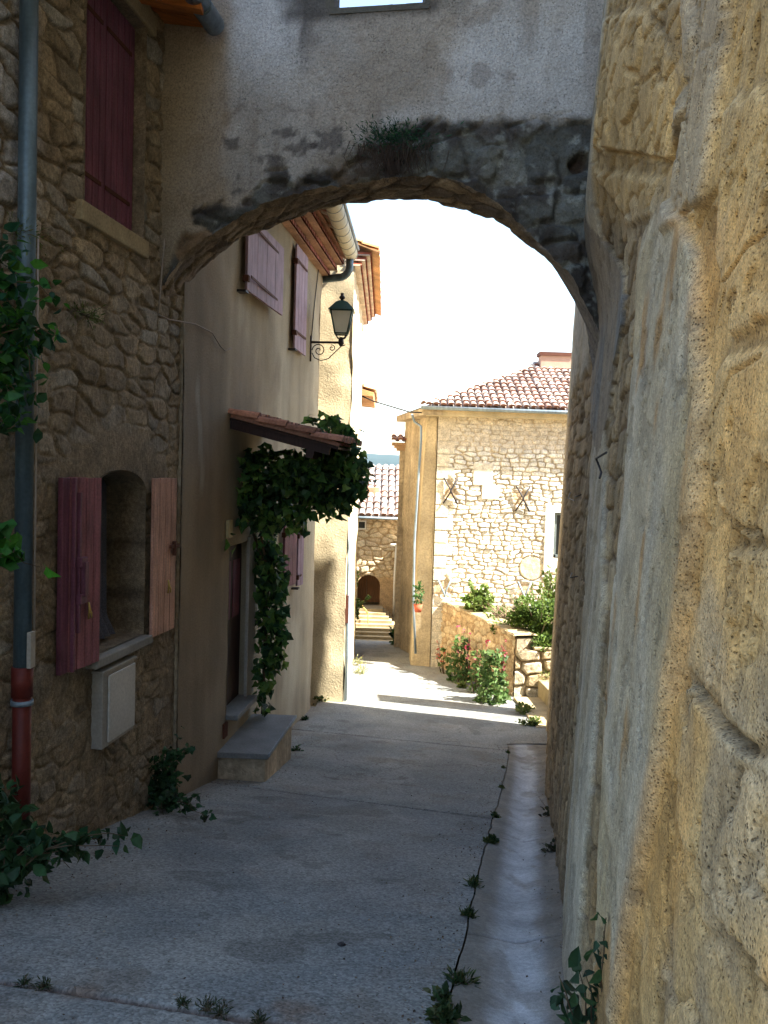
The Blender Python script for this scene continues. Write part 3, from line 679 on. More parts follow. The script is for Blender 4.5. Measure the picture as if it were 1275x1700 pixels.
# big weathered blocks near the camera, coursed rubble farther on
LY = np.log(YR) * 1.9
e3, k1, k2, k3, du3, dv3 = stones(YR, ZR, .85, .42, seed=101, warp=.16, jit=.3)
e4, m1, m2, m3, du4, dv4 = stones(YR, ZR, .40, .22, seed=111, warp=.05, jit=.3)
far = sst(3.0, 4.2, YR)
hN = .032 * sst(.0, .03, e3) * (.4 + .7 * k2) + .014 * (du3 * (k1 - .5) + dv3 * (k3 - .5)) + .012 * (fbm(YR * 2.5, ZR * 2.5, 5) - .5)
hN = hN * (.25 + .75 * sst(.45, .62, fbm(YR * 1.1, ZR * .9, 105)))         # joints worn nearly flush in places
hN *= .7; hN += .008 * (fbm(YR * 11, ZR * 11, 6) - .5)
hF = .028 * sst(.002, .03, e4) * (.4 + .7 * m2) + .012 * (fbm(YR * 9, ZR * 9, 7) - .5)
hh = hN * (1 - far) + hF * far
och = mixc(C(.60, .36, .135), C(.54, .375, .18), sst(.35, .7, fbm(YR * 1.6, ZR * 1.1, 121)))
och = mixc(och, C(.58, .30, .085), sst(.50, .72, fbm(YR * 1.9 + 4, ZR * 1.2, 122)) * .6)
och = mixc(och, C(.37, .30, .215), sst(.56, .72, fbm(YR * 2.2, ZR * 2.2, 123)) * .65)
och = och * (.82 + .32 * k3)[..., None] * (1 - .25 * (1 - sst(0, .02, e3)))[..., None]
brn = mixc(C(.30, .215, .12), C(.34, .275, .18), m1) * (.65 + .6 * m3)[..., None]
brn = mixc(C(.13, .085, .05), brn, sst(.0, .03, e4))
cR = mixc(och, brn, far)
# edges and breaks of the big blocks, as real steps in the face
def step_line(pts, w_, d_, up=1):
    q = [hitR(*p) for p in pts]; m_ = np.zeros_like(ZR)
    for a, b_ in zip(q[:-1], q[1:]): m_ = np.maximum(m_, seg_mask(YR, ZR, (a.y, a.z), (b_.y, b_.z), w_, w_ * .9, 12))
    return m_ * d_
cut = np.zeros_like(ZR)
for pts, w_, d_ in [([(1148, 1128), (1180, 1170), (1215, 1215), (1262, 1250)], .016, .03), ([(1130, 1360), (1165, 1440), (1200, 1530), (1275, 1610)], .010, .018),
                    ([(1205, 850), (1240, 880), (1275, 888)], .010, .02), ([(1150, 1130), (1140, 1250), (1120, 1400), (1100, 1500)], .012, .02),
                    ([(1185, 0), (1150, 200), (1165, 330), (1110, 400)], .02, .03), ([(1050, 60), (1060, 250), (1120, 270), (1150, 190)], .02, .03),
                    ([(1160, 700), (1170, 800), (1150, 990), (1105, 1200)], .010, .014), ([(1275, 590), (1225, 620), (1190, 690)], .008, .012),
                    ([(1275, 380), (1200, 480), (1180, 560)], .009, .014)]:
    cut = np.maximum(cut, step_line(pts, w_, d_))
hh -= cut; cR = mixc(cR, C(.13, .09, .05), sst(.002, .02, cut) * .65)
# grey render: wide strip, narrow strip and the strip beyond the arch
wL = rline([(1072, 420), (1066, 560), (1050, 760), (1030, 1000), (1018, 1200), (1008, 1450), (1000, 1700)])
wR = rline([(1120, 330), (1175, 420), (1170, 700), (1150, 1000), (1100, 1300), (1050, 1560), (1035, 1700)])
wide = sst(-.02, .03, wL - YR + .12 * wob(3, 131)) * sst(-.02, .05, YR - wR + .35 * wob(2.2, 132)) * sst(hitR(1090, 330).z + .05, hitR(1090, 420).z, ZR + .3 * wob(3, 133))
nL_ = rline([(1000, 620), (988, 760), (978, 1000), (965, 1200), (945, 1500), (945, 1700)])
nR_ = rline([(1012, 620), (1012, 760), (1012, 1000), (998, 1200), (975, 1500), (965, 1700)])
narrow = sst(-.02, .05, nL_ - YR + .15 * wob(3, 134)) * sst(-.02, .05, YR - nR_ + .15 * wob(3, 135))
fz0 = hitR(960, 760).z
ragz = .5 * (vn(YR * 1.6, YR * 0, 8) - .5) + .35 * (vn(YR * 5, YR * 0, 18) - .5)
farp = sst(9.0, 9.4, YR) * sst(.0, .12, ZR - (1.0 + ragz))
hq = [hitR(*p) for p in [(930, 300), (962, 306), (1005, 335), (1035, 400), (1045, 460), (1042, 540), (1026, 610), (1018, 690), (1000, 760), (985, 700), (960, 560), (935, 480)]]
haun = polymask(YR + .25 * wob(3, 136), ZR + .12 * wob(3, 137), [(v.y if i not in (0, 10, 11) else 9.3, v.z if i not in (0, 10, 11) else (2.8, 1.2, 1.6)[(0, 10, 11).index(i)]) for i, v in enumerate(hq)]) * sst(9.4, 9.1, YR)
print('haunch', [(round(v.y, 1), round(v.z, 1)) for v in hq])
stone_gap = 0
pl = np.clip(np.maximum.reduce([wide, narrow, farp, haun]), 0, 1)
hp_ = .05 + .02 * (fbm(YR * 1.5, ZR * 1.5, 8) - .5) + .004 * (fbm(YR * 20, ZR * 20, 9) - .5)
hh = hh * (1 - pl) + hp_ * pl
plc = mixc(C(.40, .345, .255), C(.44, .40, .33), sst(.35, .65, fbm(YR * 2.5, ZR * .5, 141)))
plc = mixc(plc, C(.40, .32, .19), sst(.4, .7, fbm(YR * 1.2, ZR * 1.2, 142)) * .8 * wide)
plc = mixc(plc, C(.36, .21, .08), sst(.62, .75, fbm(YR * 2.6, ZR * 1.6, 143)) * wide * .8)
plc = mixc(plc, C(.20, .16, .12), haun * .8)
bs = sst(.42, .62, fbm(YR * 1.6, ZR * .3, 144)) * sst(3.0, 4.0, YR) * sst(.1, .6, ZR) * sst(1.5, 1.0, ZR); plc = mixc(plc, C(.13, .15, .17), bs * .7)
cR = mixc(cR, plc, pl)
upw = sst(.27, .33, ZR / YR + .05 * wob(2, 139)) * sst(1.6, 2.2, YR) * (1 - pl); cR = mixc(cR, C(.46, .31, .13) * (.75 + .5 * fbm(YR * 3, ZR * 2, 140))[..., None], upw * .7)
sk = hitR(1250, 90); socket = sst(1.0, .6, np.hypot((YR - sk.y) / .05, (ZR - sk.z) / .11) + .5 * wob(12, 151)); hh -= .06 * socket; cR = mixc(cR, C(.07, .045, .03), socket * .85)
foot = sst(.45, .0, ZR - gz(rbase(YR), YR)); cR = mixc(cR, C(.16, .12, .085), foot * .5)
def blur(m, n):
    for _ in range(n):
        m = (m + np.roll(m, 1, 0) + np.roll(m, -1, 0) + np.roll(m, 1, 1) + np.roll(m, -1, 1)) / 5
    return m
wy, wz_ = YR + .05 * wob(9, 201) + .02 * wob(30, 203), ZR + .05 * wob(9, 202) + .02 * wob(30, 204)
for pts, hh_, tone in [([(1150, 1130), (1180, 1165), (1215, 1212), (1262, 1250), (1320, 1270), (1340, 1660), (1275, 1612), (1200, 1530), (1165, 1440), (1128, 1360)], .045, 1.06),
                       ([(1195, 610), (1230, 585), (1340, 560), (1340, 900), (1275, 888), (1240, 880), (1205, 850), (1175, 760)], .035, 1.05),
                       ([(1050, 250), (1062, 40), (1105, 15), (1148, 120), (1150, 190), (1118, 272)], .06, 1.10),
                       ([(1046, 285), (1112, 292), (1098, 352), (1058, 372)], .05, 1.05), ([(1112, 10), (1165, -20), (1168, 60), (1152, 140)], .05, .95),
                       ([(1010, 70), (1045, 20), (1050, 140), (1040, 260), (1012, 300)], .04, .85), ([(1215, 905), (1275, 900), (1340, 1200), (1255, 1225), (1200, 1180)], .03, 1.1),
                       ([(1210, 180), (1340, 100), (1340, 480), (1220, 560), (1195, 420)], .04, 1.08)]:
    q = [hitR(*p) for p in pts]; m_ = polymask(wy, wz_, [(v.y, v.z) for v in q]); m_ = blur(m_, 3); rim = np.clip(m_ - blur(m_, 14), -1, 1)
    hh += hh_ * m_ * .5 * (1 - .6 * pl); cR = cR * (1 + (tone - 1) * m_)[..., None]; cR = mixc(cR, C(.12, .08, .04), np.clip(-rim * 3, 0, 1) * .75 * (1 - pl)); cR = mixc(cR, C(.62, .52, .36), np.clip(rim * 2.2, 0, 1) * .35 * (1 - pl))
q = [hitR(*p) for p in [(1152, -20), (1212, -20), (1203, 150), (1182, 330), (1118, 385), (1130, 250), (1155, 110)]]; m_ = blur(polymask(wy, wz_, [(v.y, v.z) for v in q]), 2); cR = mixc(cR, C(.36, .30, .22), m_ * .75); hh += .03 * m_
ostr = np.exp(-((YR - wR) / .09) ** 2) * sst(.35, .6, fbm(YR * 4, ZR * 1.3, 205)); cR = mixc(cR, C(.52, .28, .09), ostr * .5)
ck = np.minimum(np.abs(fbm(YR * 2.4, ZR * 2.0, 206, 5) - .5), np.abs(fbm(YR * 1.9 + 7, ZR * 1.5, 207, 5) - .47)); crk2 = sst(.010, .002, ck) * sst(.46, .58, fbm(YR * 1.3, ZR * 1.3, 208)) * (1 - .7 * pl); hh -= .014 * crk2; cR = mixc(cR, C(.12, .08, .045), crk2 * .7)
chip = sst(.60, .64, fbm(YR * 7, ZR * 7, 209, 5)); hh -= .012 * chip * (1 - .4 * pl); cR = cR * (1 - .22 * chip)[..., None]
nR = Vector((-1, .168, 0)).normalized()
PR = np.stack([XR_ + nR.x * hh, YR + nR.y * hh, ZR], -1)
cR = cR * (.85 + .3 * fbm(YR * 8, ZR * 8, 161))[..., None] * C(1.04, .99, .88)
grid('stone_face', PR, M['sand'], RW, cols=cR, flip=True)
# building body behind the face
b = MB()
ysb = [-8, 0, 4, 9, 12.8, 16.45]
HT = 14.0
for ya, yb in zip(ysb[:-1], ysb[1:]):
    c = []
    for z, bt in ((-5.5, -.1), (HT, 0)):
        for (y, dx) in ((ya, 0), (yb, 0)):
            pass
    xa, xb = float(rbase(ya)), float(rbase(yb)); ga, gb = float(gz(xa, ya)), float(gz(xb, yb))
    ta, tb_ = (5 - ga) * BET + .42, (5 - gb) * BET + .42
    lo_a = xa + .35; lo_b = xb + .35
    bk = yb - (3.6 if yb > 16 else 0)
    b.hexa([(lo_a, ya, ga - .3), (lo_a + 9, min(ya, 12.85), ga - .3), (lo_b + 9, min(bk, 12.85), gb - .3), (lo_b, yb, gb - .3), (xa + ta, ya, HT), (xa + ta + 9, min(ya, 12.85), HT), (xb + tb_ + 9, min(bk, 12.85), HT), (xb + tb_, yb, HT)])
b.build('core', M['tan'], RW)
b = MB(); b.hexa([(5.2, 17.15, -6), (9.5, 15.6, -6), (9.5, 16.4, -6), (5.2, 18.0, -6), (5.2, 17.15, 1.5), (9.5, 15.6, 1.5), (9.5, 16.4, 1.5), (5.2, 18.0, 1.5)])  # unseen block added to throw a shadow band across the street
xe, ge_ = float(rbase(16.45)), float(gz(rbase(16.45), 16.45)); b.hexa([(xe - .03, 16.38, ge_ - .3), (xe + 1, 16.38, ge_ - .3), (xe + 1, 16.56, ge_ - .3), (xe - .03, 16.56, ge_ - .3), (xe + (5.5 - ge_) * .030 - .03, 16.38, 5.5), (xe + 1.6, 16.38, 5.5), (xe + 1.6, 16.56, 5.5), (xe + (5.5 - ge_) * .030 - .03, 16.56, 5.5)])
b.build('shadow_block_and_end_cap', M['tan'], RW)
# iron hooks
for pts in ([(962, 818), (964, 828), (970, 832), (978, 826), (984, 822)], [(1040, 752), (1030, 762), (1030, 785), (1040, 795)], [(968, 952), (972, 960), (980, 958)]):
    b = MB(); b.tube([hitR(*p) + nR * (.10 + .03 * (i % 2)) for i, p in enumerate(pts)], .006, 6); b.build('iron_hook', M['iron'], RW)
# ================================================================== PLASTERED HOUSE (second on the left)
def P2(u, off=0.0): return (H0 + HK * u + off, u)
n2 = Vector((1, -HK, 0)).normalized()
U1 = 17.75
PH = empty('plastered_house', (-2.1, 11.5, -4.1), 'cream rendered house with lilac shutters just beyond the arch on the left', 'house')
EZ = 4.15
dY0, dY1 = hit2(379, 1000).y, hit2(413, 1000).y
lw0, lw1 = hit2(461, 920).y, hit2(487, 920).y; lz0, lz1 = hit2(475, 972).z, hit2(475, 868).z
def creamcol(x, y, z):
    c = mixc(C(.42, .365, .26), C(.36, .30, .20), sst(.35, .65, fbm(y * .7, z * .5, 31)))
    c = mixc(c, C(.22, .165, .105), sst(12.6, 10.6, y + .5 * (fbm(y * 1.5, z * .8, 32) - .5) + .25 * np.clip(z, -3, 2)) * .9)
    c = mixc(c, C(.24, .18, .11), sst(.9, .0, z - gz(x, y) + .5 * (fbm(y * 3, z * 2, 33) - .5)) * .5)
    c = mixc(c, C(.27, .215, .145), sst(.50, .66, fbm(y * 1.3, z * .9, 37, 5)) * .6)
    c = mixc(c, C(.46, .42, .33), sst(.03, -.01, np.abs(y - 10.15 + .1 * (z + .5)) - .05 + .06 * (fbm(y * 5, z * 3, 4) - .5)) * sst(.75, .5, np.abs(z - .35)) * .45)
    c = mixc(c, C(.50, .43, .30), sst(.05, -.02, np.abs(y - 14.3) - .10 * sst(2.0, .3, z)) * sst(2.0, 1.6, z) * sst(.4, .6, z) * .5)
    return c
ops2 = [(dY0, dY1, -3.30, -1.05), (lw0 + .35, lw1, lz0, lz1)]
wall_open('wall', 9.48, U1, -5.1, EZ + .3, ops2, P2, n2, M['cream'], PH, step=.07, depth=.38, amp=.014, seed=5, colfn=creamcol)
def _x(): pass
def box2(b, u0, u1, z0, z1, q0, q1): return lbox(b, u0, u1, z0, z1, q0, q1, P_=P2, n_=n2)
b = MB(); box2(b, 9.62, U1, -5.1, EZ + .3, -6, -.5); box2(b, 9.48, 9.50, -5.1, 3.2, -.4, -.012)
box2(b, U1 - .03, U1 - .005, -5.1, EZ + .3, -6, -.004); b.build('core', M['tan'], PH)
# pale patches of newer render, raised a little
# door
b = MB(); box2(b, dY0 - .1, dY1 + .1, -3.3, -1.0, -.17, -.12); dr = b.build('door', M['darkwood'], PH)
b = MB(); box2(b, dY0 + .12, dY0 + .5, -2.1, -1.3, -.119, -.11); box2(b, dY0 + .62, dY1 - .12, -2.1, -1.3, -.119, -.11); b.build('door_pane', M['maroon'], dr)
b = MB(); box2(b, dY1 - .10, dY1 + .30, -3.30, -1.0, -.02, .025); b.build('door_surround', mat('grey door surround', (.36, .33, .28), bump=(.3, .005, 30)), PH)
b = MB(); box2(b, dY0 + .004, dY1 - .004, -3.36, -3.29, -.37, .16); b.build('threshold', M['slab'], PH, .01)
def shutter2(px0, px1, yt, yb_, m, q=.05, dq=0, n=4, nm='shutter', lab=None):
    a = hit2(px0, yb_[0]); c = hit2(px1, yb_[1]); u0, u1 = a.y, c.y; z0 = (a.z + c.z) / 2; z1 = (hit2(px0, yt[0]).z + hit2(px1, yt[1]).z) / 2
    b = MB(); planks(b, u0, u1, z0, z1, q, .035, n, P2, n2, dq=dq); s = b.build(nm, m, PH, .003)
    if lab: s['label'] = lab
    for z in (z0 + .22 * (z1 - z0) * .7, z1 - .16 * (z1 - z0)):
        b = MB()
        lbox(b, u0 + .03, u1 - .12, z, z + .035, q + dq * .5 + .045, q + dq * .5 + .055, P_=P2, n_=n2)
        lbox(b, u0 - .03, u0 + .05, z - .05, z + .03, q - .02, q + .06, P_=P2, n_=n2)
        b.build('strap_hinge', M['rust'], s)
    b = MB(); lbox(b, u0 - .12, u0 + .03, z0 - .05, z0 - .02, 0, .12, P_=P2, n_=n2); b.build('shutter_catch', M['iron'], s)
    return s, u0, u1, z0, z1
shutter2(397, 452, (392, 372), (492, 514), M['lilac'], .07, .06, 4, lab='large faded lilac shutter partly hidden by the arch')
shutter2(481, 500, (402, 420), (578, 590), M['lilac'], .05, 0, 4, lab='tall narrow faded lilac shutter near the house corner')
s_, a_, c_, z0_, z1_ = shutter2(462, 473, (868, 870), (972, 972), M['maroon'], .06, .10, 3, lab='maroon shutter of the ground floor window behind the vine')
shutter2(486, 491, (872, 874), (970, 972), M['lilac'], .05, .05, 2, lab='narrow pale shutter edge of the ground floor window')
b = MB(); box2(b, lw0 + .35, lw1, lz0, lz1, -.3, -.26); wf = b.build('window', M['maroon'], PH)
b = MB(); box2(b, lw0 + .43, lw1 - .08, lz0 + .08, lz1 - .08, -.259, -.25); b.build('pane', M['glass'], wf)
# genoise eaves: three rows of tiles stepping out
b = MB(); r_ = random.Random(4)
cl = lambda: tuple(np.array((.30, .10, .065)) * r_.uniform(.7, 1.3))
Uend = U1 + .02
for row in range(3):
    q0, q1 = .0, .14 + .14 * row; z = EZ - .28 + .11 * row
    box2(b, 9.8, Uend, z, z + .012, 0, q1)
    n = 44
    for i in range(n):
        u = 9.9 + i * (Uend - 9.9) / n; wd = (Uend - 9.9) / n * .92; K = 6; vs = []
        for qq in (0, q1 + .03):
            for k in range(K + 1):
                a = math.pi * k / K; uu = u + wd / 2 - math.cos(a) * wd / 2; x, y = P2(uu); vs.append((x + n2.x * qq, y + n2.y * qq, z + .014 + math.sin(a) * .08))
        fs = [(k, k + 1, K + 2 + k, K + 1 + k) for k in range(K)] + [tuple(range(K + 1, 2 * K + 2))]
        b.add(vs, fs, cl(), True)
for i in range(len(b.c)):
    if b.c[i] == (1, 1, 1): b.c[i] = (.42, .24, .15)
ee = b.build('eaves', M['tile'], PH, attr=True)
def tile_roof(b, O, A, D, nA, nD, r=.09, up=None, cmask=None, cols=((.40, .20, .12), (.50, .32, .20), (.32, .14, .08), (.58, .46, .33))):
    """barrel tiles: O eave corner, A unit vector along the eave, D vector down->up the slope for one tile, nA rows of nD tiles"""
    O, A, D = Vector(O), Vector(A), Vector(D); N = A.cross(D).normalized(); N = N if N.z > 0 else -N; W_ = 2.35 * r; K = 5
    for i in range(nA):
        for j in range(nD):
            o = O + A * (W_ * (i + .5)) + D * j
            if cmask and not cmask(o): continue
            j_ = Vector((r_.uniform(-.012, .012), r_.uniform(-.012, .012), r_.uniform(-.008, .008)))
            vs = []
            for t, rr, lift in ((-.06, r * 1.06, .035), (1.05, r * .86, .0)):
                for k in range(K + 1):
                    a = math.pi * k / K; vs.append(o + j_ + D * t + A * (-math.cos(a) * rr) + N * (math.sin(a) * rr * .8 + lift + .02))
            c = random.choice(cols); f_ = random.uniform(.75, 1.2); c = tuple(q * f_ for q in c)
            b.add(vs, [(k, k + 1, K + 2 + k, K + 1 + k) for k in range(K)], c, True)
            b.add(vs[:K + 1], [tuple(range(K + 1))], (.18, .08, .05))
            # channel tile between the rows
            v2 = []
            for t in (-.02, 1.05):
                for k in range(4):
                    a = math.pi * k / 3; v2.append(o + D * t + A * (W_ / 2 - math.cos(a) * r * .8) - N * (math.sin(a) * r * .4 - .03))
            b.add(v2, [(k, k + 1, 5 + k, 4 + k) for k in range(3)], tuple(q * .8 for q in c), True)
b = MB(); x, y = P2(9.8); tile_roof(b, (x + .62, y, EZ + .09), Vector((HK, 1, 0)).normalized(), (-.36, .035, .13), 36, 3)
x2, y2 = P2(U1 + .02)
b.hexa([(x + .5, y, EZ + .06), (x2 + .5, y2, EZ + .06), (x2 - 6, y2, EZ + 2.4), (x - 6, y, EZ + 2.4), (x + .5, y, EZ + .09), (x2 + .5, y2, EZ + .09), (x2 - 6, y2, EZ + 2.5), (x - 6, y, EZ + 2.5)], (.4, .2, .12))
b.build('roof', M['tile'], PH, attr=True)
# gutter: half round, with bands, and the elbow to the downpipe
gA, gB = Vector((x + .70, y, EZ + .10)), None
ga_ = atY(556, 346, 14.4); gb_ = atY(582, 422, 17.85)
gd = (gb_ - ga_).normalized(); g0 = ga_ - gd * 4.5
b = MB(); b.tube([g0, gb_], .145, 24); gt = b.build('gutter', M['creampaint'], PH)
for k in range(9):
    p = gb_ - gd * (.06 + .52 * k); b = MB(); b.tube([p, p - gd * .02], .150, 24); b.build('gutter_band', M['zinc'], gt)
b = MB(); b.tube([g0 + Vector((.15, 0, .10)), gb_ + Vector((.15, 0, .10))], .03, 8); b.build('gutter_lip', M['zinc'], gt)
b = MB(); e0 = gb_ - gd * .15; wl = Vector((*P2(e0.y - .0), 0))
pts = [e0 + Vector((0, 0, -.05)), e0 + Vector((0, 0, -.28))]
for k in range(1, 6): a = k / 5 * math.pi / 2; pts.append(e0 + Vector((-.22 * (1 - math.cos(a)), 0, -.28 - .22 * math.sin(a))))
pts.append(Vector((wl.x + .02, e0.y + .12, e0.z - .52)))
b.tube(pts, .075, 14); b.build('downpipe_elbow', M['zincdark'], PH)
# insulators and wires under the eaves
CW = empty('eaves_cable', tuple(hit2(530, 440)), 'dark cable with insulators under the eaves of the cream house', 'cable')
for k, (px, py) in enumerate([(507, 378), (517, 398), (522, 410), (527, 425)]):
    p = hit2(px, py); b = MB(); b.tube([p, p + n2 * .16], .014, 6); b.tube([p + n2 * .14 - Vector((0, 0, .05)), p + n2 * .14 + Vector((0, 0, .05))], .03, 8); b.build('insulator', M['iron'], CW)
b = MB(); b.tube([hit2(527, 440) + n2 * .03, hit2(520, 500) + n2 * .03, hit2(514, 565) + n2 * .03], .010, 6); b.build('lamp_wire', M['iron'], CW)
b = MB(); p0 = hit2(532, 415) + n2 * .1; p1 = atY(585, 490, 20.3)
b.tube([p0, p0.lerp(p1, .3) + Vector((0, 0, -.02)), p0.lerp(p1, .6) + Vector((0, 0, -.06)), p1], .03, 8); b.build('cable', M['cable'], CW)
b = MB(); q0 = hit2(534, 434); b.tube([q0, q0 + n2 * .45], .018, 6); b.tube([q0 + Vector((0, 0, -.08)), q0 + n2 * .4 + Vector((0, 0, .0))], .010, 6); b.build('cable_bracket', M['iron'], CW)

# canopy over the door
CZ0 = hit2(381, 690); cy0 = CZ0.y
outer = atY(566, 740, cy0 + .1)
slope = outer - CZ0; slope.y = -HK * slope.x
CN = empty('door_canopy', tuple(CZ0), 'sloping clay tile canopy on dark timbers above the doorway of the cream house', 'canopy')
b = MB(); Lx = slope.length; sd = slope / Lx; along = Vector((HK, 1, 0)).normalized(); ny = along.cross(sd); ny = ny if ny.z > 0 else -ny
wC = 1.9
b.obox(CZ0 - ny * .06 + along * .02, sd * (Lx - .02), along * wC, ny * .03); b.build('boards', M['darkwood'], CN)
for k in range(4):
    b = MB(); b.obox(CZ0 - ny * .16 + along * (.05 + k * .58), sd * (Lx - .12), along * .09, ny * .10); b.build('rafter', M['darkwood'], CN)
b = MB(); b.obox(CZ0 + sd * (Lx - .4) - ny * .26, sd * .1, along * wC, ny * .1); b.build('beam', M['darkwood'], CN)
b = MB(); nT = 4; tl = Lx / nT
tile_roof(b, CZ0 + sd * (Lx - tl * .0) - along * .10, along, -sd * tl, 9, nT, r=.10, cols=((.42, .20, .13), (.46, .25, .17), (.36, .17, .11)))
b.build('tiles', M['tile'], CN, attr=True)
b = MB(); tz = MB()
for i in range(9):
    o = CZ0 + sd * (Lx + .01) + along * (.235 * (i + .5) - .1)
b = MB(); b.obox(CZ0 + sd * .02 - along * .02 - ny * .02, sd * (Lx * .98), along * .03, ny * .05, (.3, .15, .1)); b.build('verge_board', M['tile'], CN, attr=True)
# small ceramic number tile by the door
NP = empty('ceramic_plaque', tuple(hit2(378, 875)), 'small yellowish plaque on the wall left of the doorway', 'plaque')
p = hit2(377, 876); b = MB(); box2(b, p.y - .07, p.y + .1, p.z - .13, p.z + .10, .0, .05); b.build('plate', mat('glazed plaque', (.42, .33, .16), rough=.5, bump=None), NP, .006)

# doorstep block
DS = empty('doorstep', (-1.7, 11.8, -4.1), 'rendered doorstep block with a slate tread below the door canopy', 'doorstep')
zt_ = -3.67
i0 = hit2(366, 1242).y - .1; i1 = 13.15
oc = atY(441, 1252, 11.05); oc = ray(441, 1250); oc = oc * (zt_ / oc.z); of = ray(485, 1188); of = of * (zt_ / of.z)
ic = Vector((*P2(oc.y + .02), zt_)); if_ = Vector((*P2(of.y + .02), zt_))
b = MB(); dn = Vector((0, 0, -1.3)); q = [ic - n2 * .02, oc, of, if_ - n2 * .02]
b.hexa([v + dn for v in q] + [v - Vector((0, 0, .075)) for v in q]); b.build('base', M['tan'], DS, .02)
b = MB(); o2 = [ic - n2 * .02 + Vector((0, -.05, 0)), oc + Vector((.04, -.05, 0)), of + Vector((.05, .03, 0)), if_ + Vector((0, .03, 0)) - n2 * .02]
b.hexa([v - Vector((0, 0, .073)) for v in o2] + o2); b.build('tread', M['slab'], DS, .008)
b = MB(); b.obox(o2[1] + Vector((.002, 0, -.04)), o2[2] - o2[1], Vector((.012, 0, 0)), Vector((0, 0, .043))); b.build('edge_trim', M['zinc'], DS)
# iron boot scraper / vent on the wall near the step
VG = empty('vent_grille', tuple(hit2(370, 1220)), 'tiny dark vent grille low on the wall beside the doorstep', 'vent')
p = hit2(369, 1218); b = MB()
for k in range(4): box2(b, p.y + k * .045, p.y + k * .045 + .02, p.z - .07, p.z + .12, .0, .03)
b.build('bars', M['rust'], VG)

# street lantern
lb = hit2(514, 568); LQ = empty('wall_lantern', tuple(lb), 'dark green four-sided lantern on a scrolled iron bracket at the house corner', 'street lamp')
tip = atY(566, 571, lb.y + .0); tip.z = lb.z + .01; ax = Vector((1, 0, 0)); arm = tip.x - lb.x
b = MB(); b.tube([lb + n2 * .02 + Vector((0, 0, .12)), lb + n2 * .02 - Vector((0, 0, .36))], .022, 8); b.tube([lb, tip + Vector((.04, 0, 0))], .022, 8); b.build('bracket', M['iron'], LQ)
def spiral(c, r0, r1, a0, a1, n=26): return [c + Vector((math.cos(a0 + (a1 - a0) * t / n) * (r0 + (r1 - r0) * t / n), 0, math.sin(a0 + (a1 - a0) * t / n) * (r0 + (r1 - r0) * t / n))) for t in range(n + 1)]
b = MB(); c0 = lb + Vector((.18, 0, -.15)); b.tube(spiral(c0, .02, .13, 0, 3.0 * math.pi), .010, 6)
k0 = lb + Vector((.05, 0, -.15)); P0 = [lb + Vector(v) for v in ((.05, 0, -.20), (.10, 0, -.29), (.22, 0, -.34), (.36, 0, -.30), (.48, 0, -.18), (.60, 0, -.06), (.68, 0, -.03))]
b.tube(P0, .010, 6); b.tube(spiral(lb + Vector((arm - .17, 0, -.10)), .015, .065, .5, 2.6 * math.pi, 18), .009, 6); b.build('scroll', M['iron'], LQ)
b = MB(); b.tube([tip + Vector((0, 0, -.07)), tip + Vector((0, 0, -.02)), tip + Vector((0, 0, .06)), tip + Vector((0, 0, .10))], [.02, .06, .05, .03], 10)
for s1 in (-1, 1):
    for s2 in (-1, 1): b.tube([tip + Vector((0, 0, .05)), tip + Vector((s1 * .07, s2 * .07, .09)), tip + Vector((s1 * .105, s2 * .105, .16))], .012, 6)
b.build('cradle', M['iron'], LQ)
zb, zt2, wb, wt = .16, .58, .115, .20
b = MB(); cs_ = [(-1, -1), (1, -1), (1, 1), (-1, 1)]
for (i, j) in cs_: b.tube([tip + Vector((i * wb, j * wb, zb)), tip + Vector((i * wt, j * wt, zt2))], .016, 6)
for (w_, z) in ((wb, zb), (wt, zt2)):
    for k in range(4): a, c = cs_[k], cs_[(k + 1) % 4]; b.tube([tip + Vector((a[0] * w_, a[1] * w_, z)), tip + Vector((c[0] * w_, c[1] * w_, z))], .017, 6)
b.build('lantern_frame', M['lampgreen'], LQ)
b = MB(); q = []
for (w_, z) in ((wb - .008, zb + .01), (wt - .008, zt2 - .01)): q += [tip + Vector((i * w_, j * w_, z)) for (i, j) in cs_]
b.hexa(q); b.build('glass', M['frost'], LQ)
b = MB(); q = []
for (w_, z) in ((wt + .045, zt2 + .005), (.105, zt2 + .17)): q += [tip + Vector((i * w_, j * w_, z)) for (i, j) in cs_]
b.hexa(q); q = []
for (w_, z) in ((.105, zt2 + .165), (.05, zt2 + .20)): q += [tip + Vector((i * w_, j * w_, z)) for (i, j) in cs_]
b.hexa(q); cp = b.build('cap', M['lampgreen'], LQ)
b = MB(); b.tube([tip + Vector((0, 0, zt2 + z)) for z in (.19, .23, .25, .28, .30, .34)], [.03, .03, .06, .05, .03, .035], 10); b.build('finial', M['iron'], LQ)

# ================================================================== THIRD HOUSE (sunlit end wall) and the ones beyond
def simple_house(name, label, x0, x1, y0, y1, zb, zt, m, cat='house', ops=(), amp=.02, seed=1):
    h = empty(name, (x1, y0, zb + .4), label, cat)
    pos = lambda u: (u, y0 + 0 * u); wall_open('end_wall', x0, x1, zb, zt, list(ops), pos, (0, -1), m, h, step=.12, depth=.3, amp=amp, seed=seed)
    pos = lambda u: (x1 + 0 * u, u); wall_open('street_wall', y0, y1, zb, zt, [], pos, (1, 0), m, h, step=.14, amp=amp, seed=seed + 1)
    b = MB(); b.box((x0, y0 + .35, zb), (x1 - .06, y1, zt)); b.build('core', m, h); return h
X3 = atY(569, 1150, 18.6).x
H3 = simple_house('sunlit_house', 'pale stone-rendered house with its end wall in sun behind the lantern', -5.0, X3, 18.6, 26.0, -6.2, 4.55, M['lime'], seed=31, amp=.03)
b = MB(); r_ = random.Random(9)
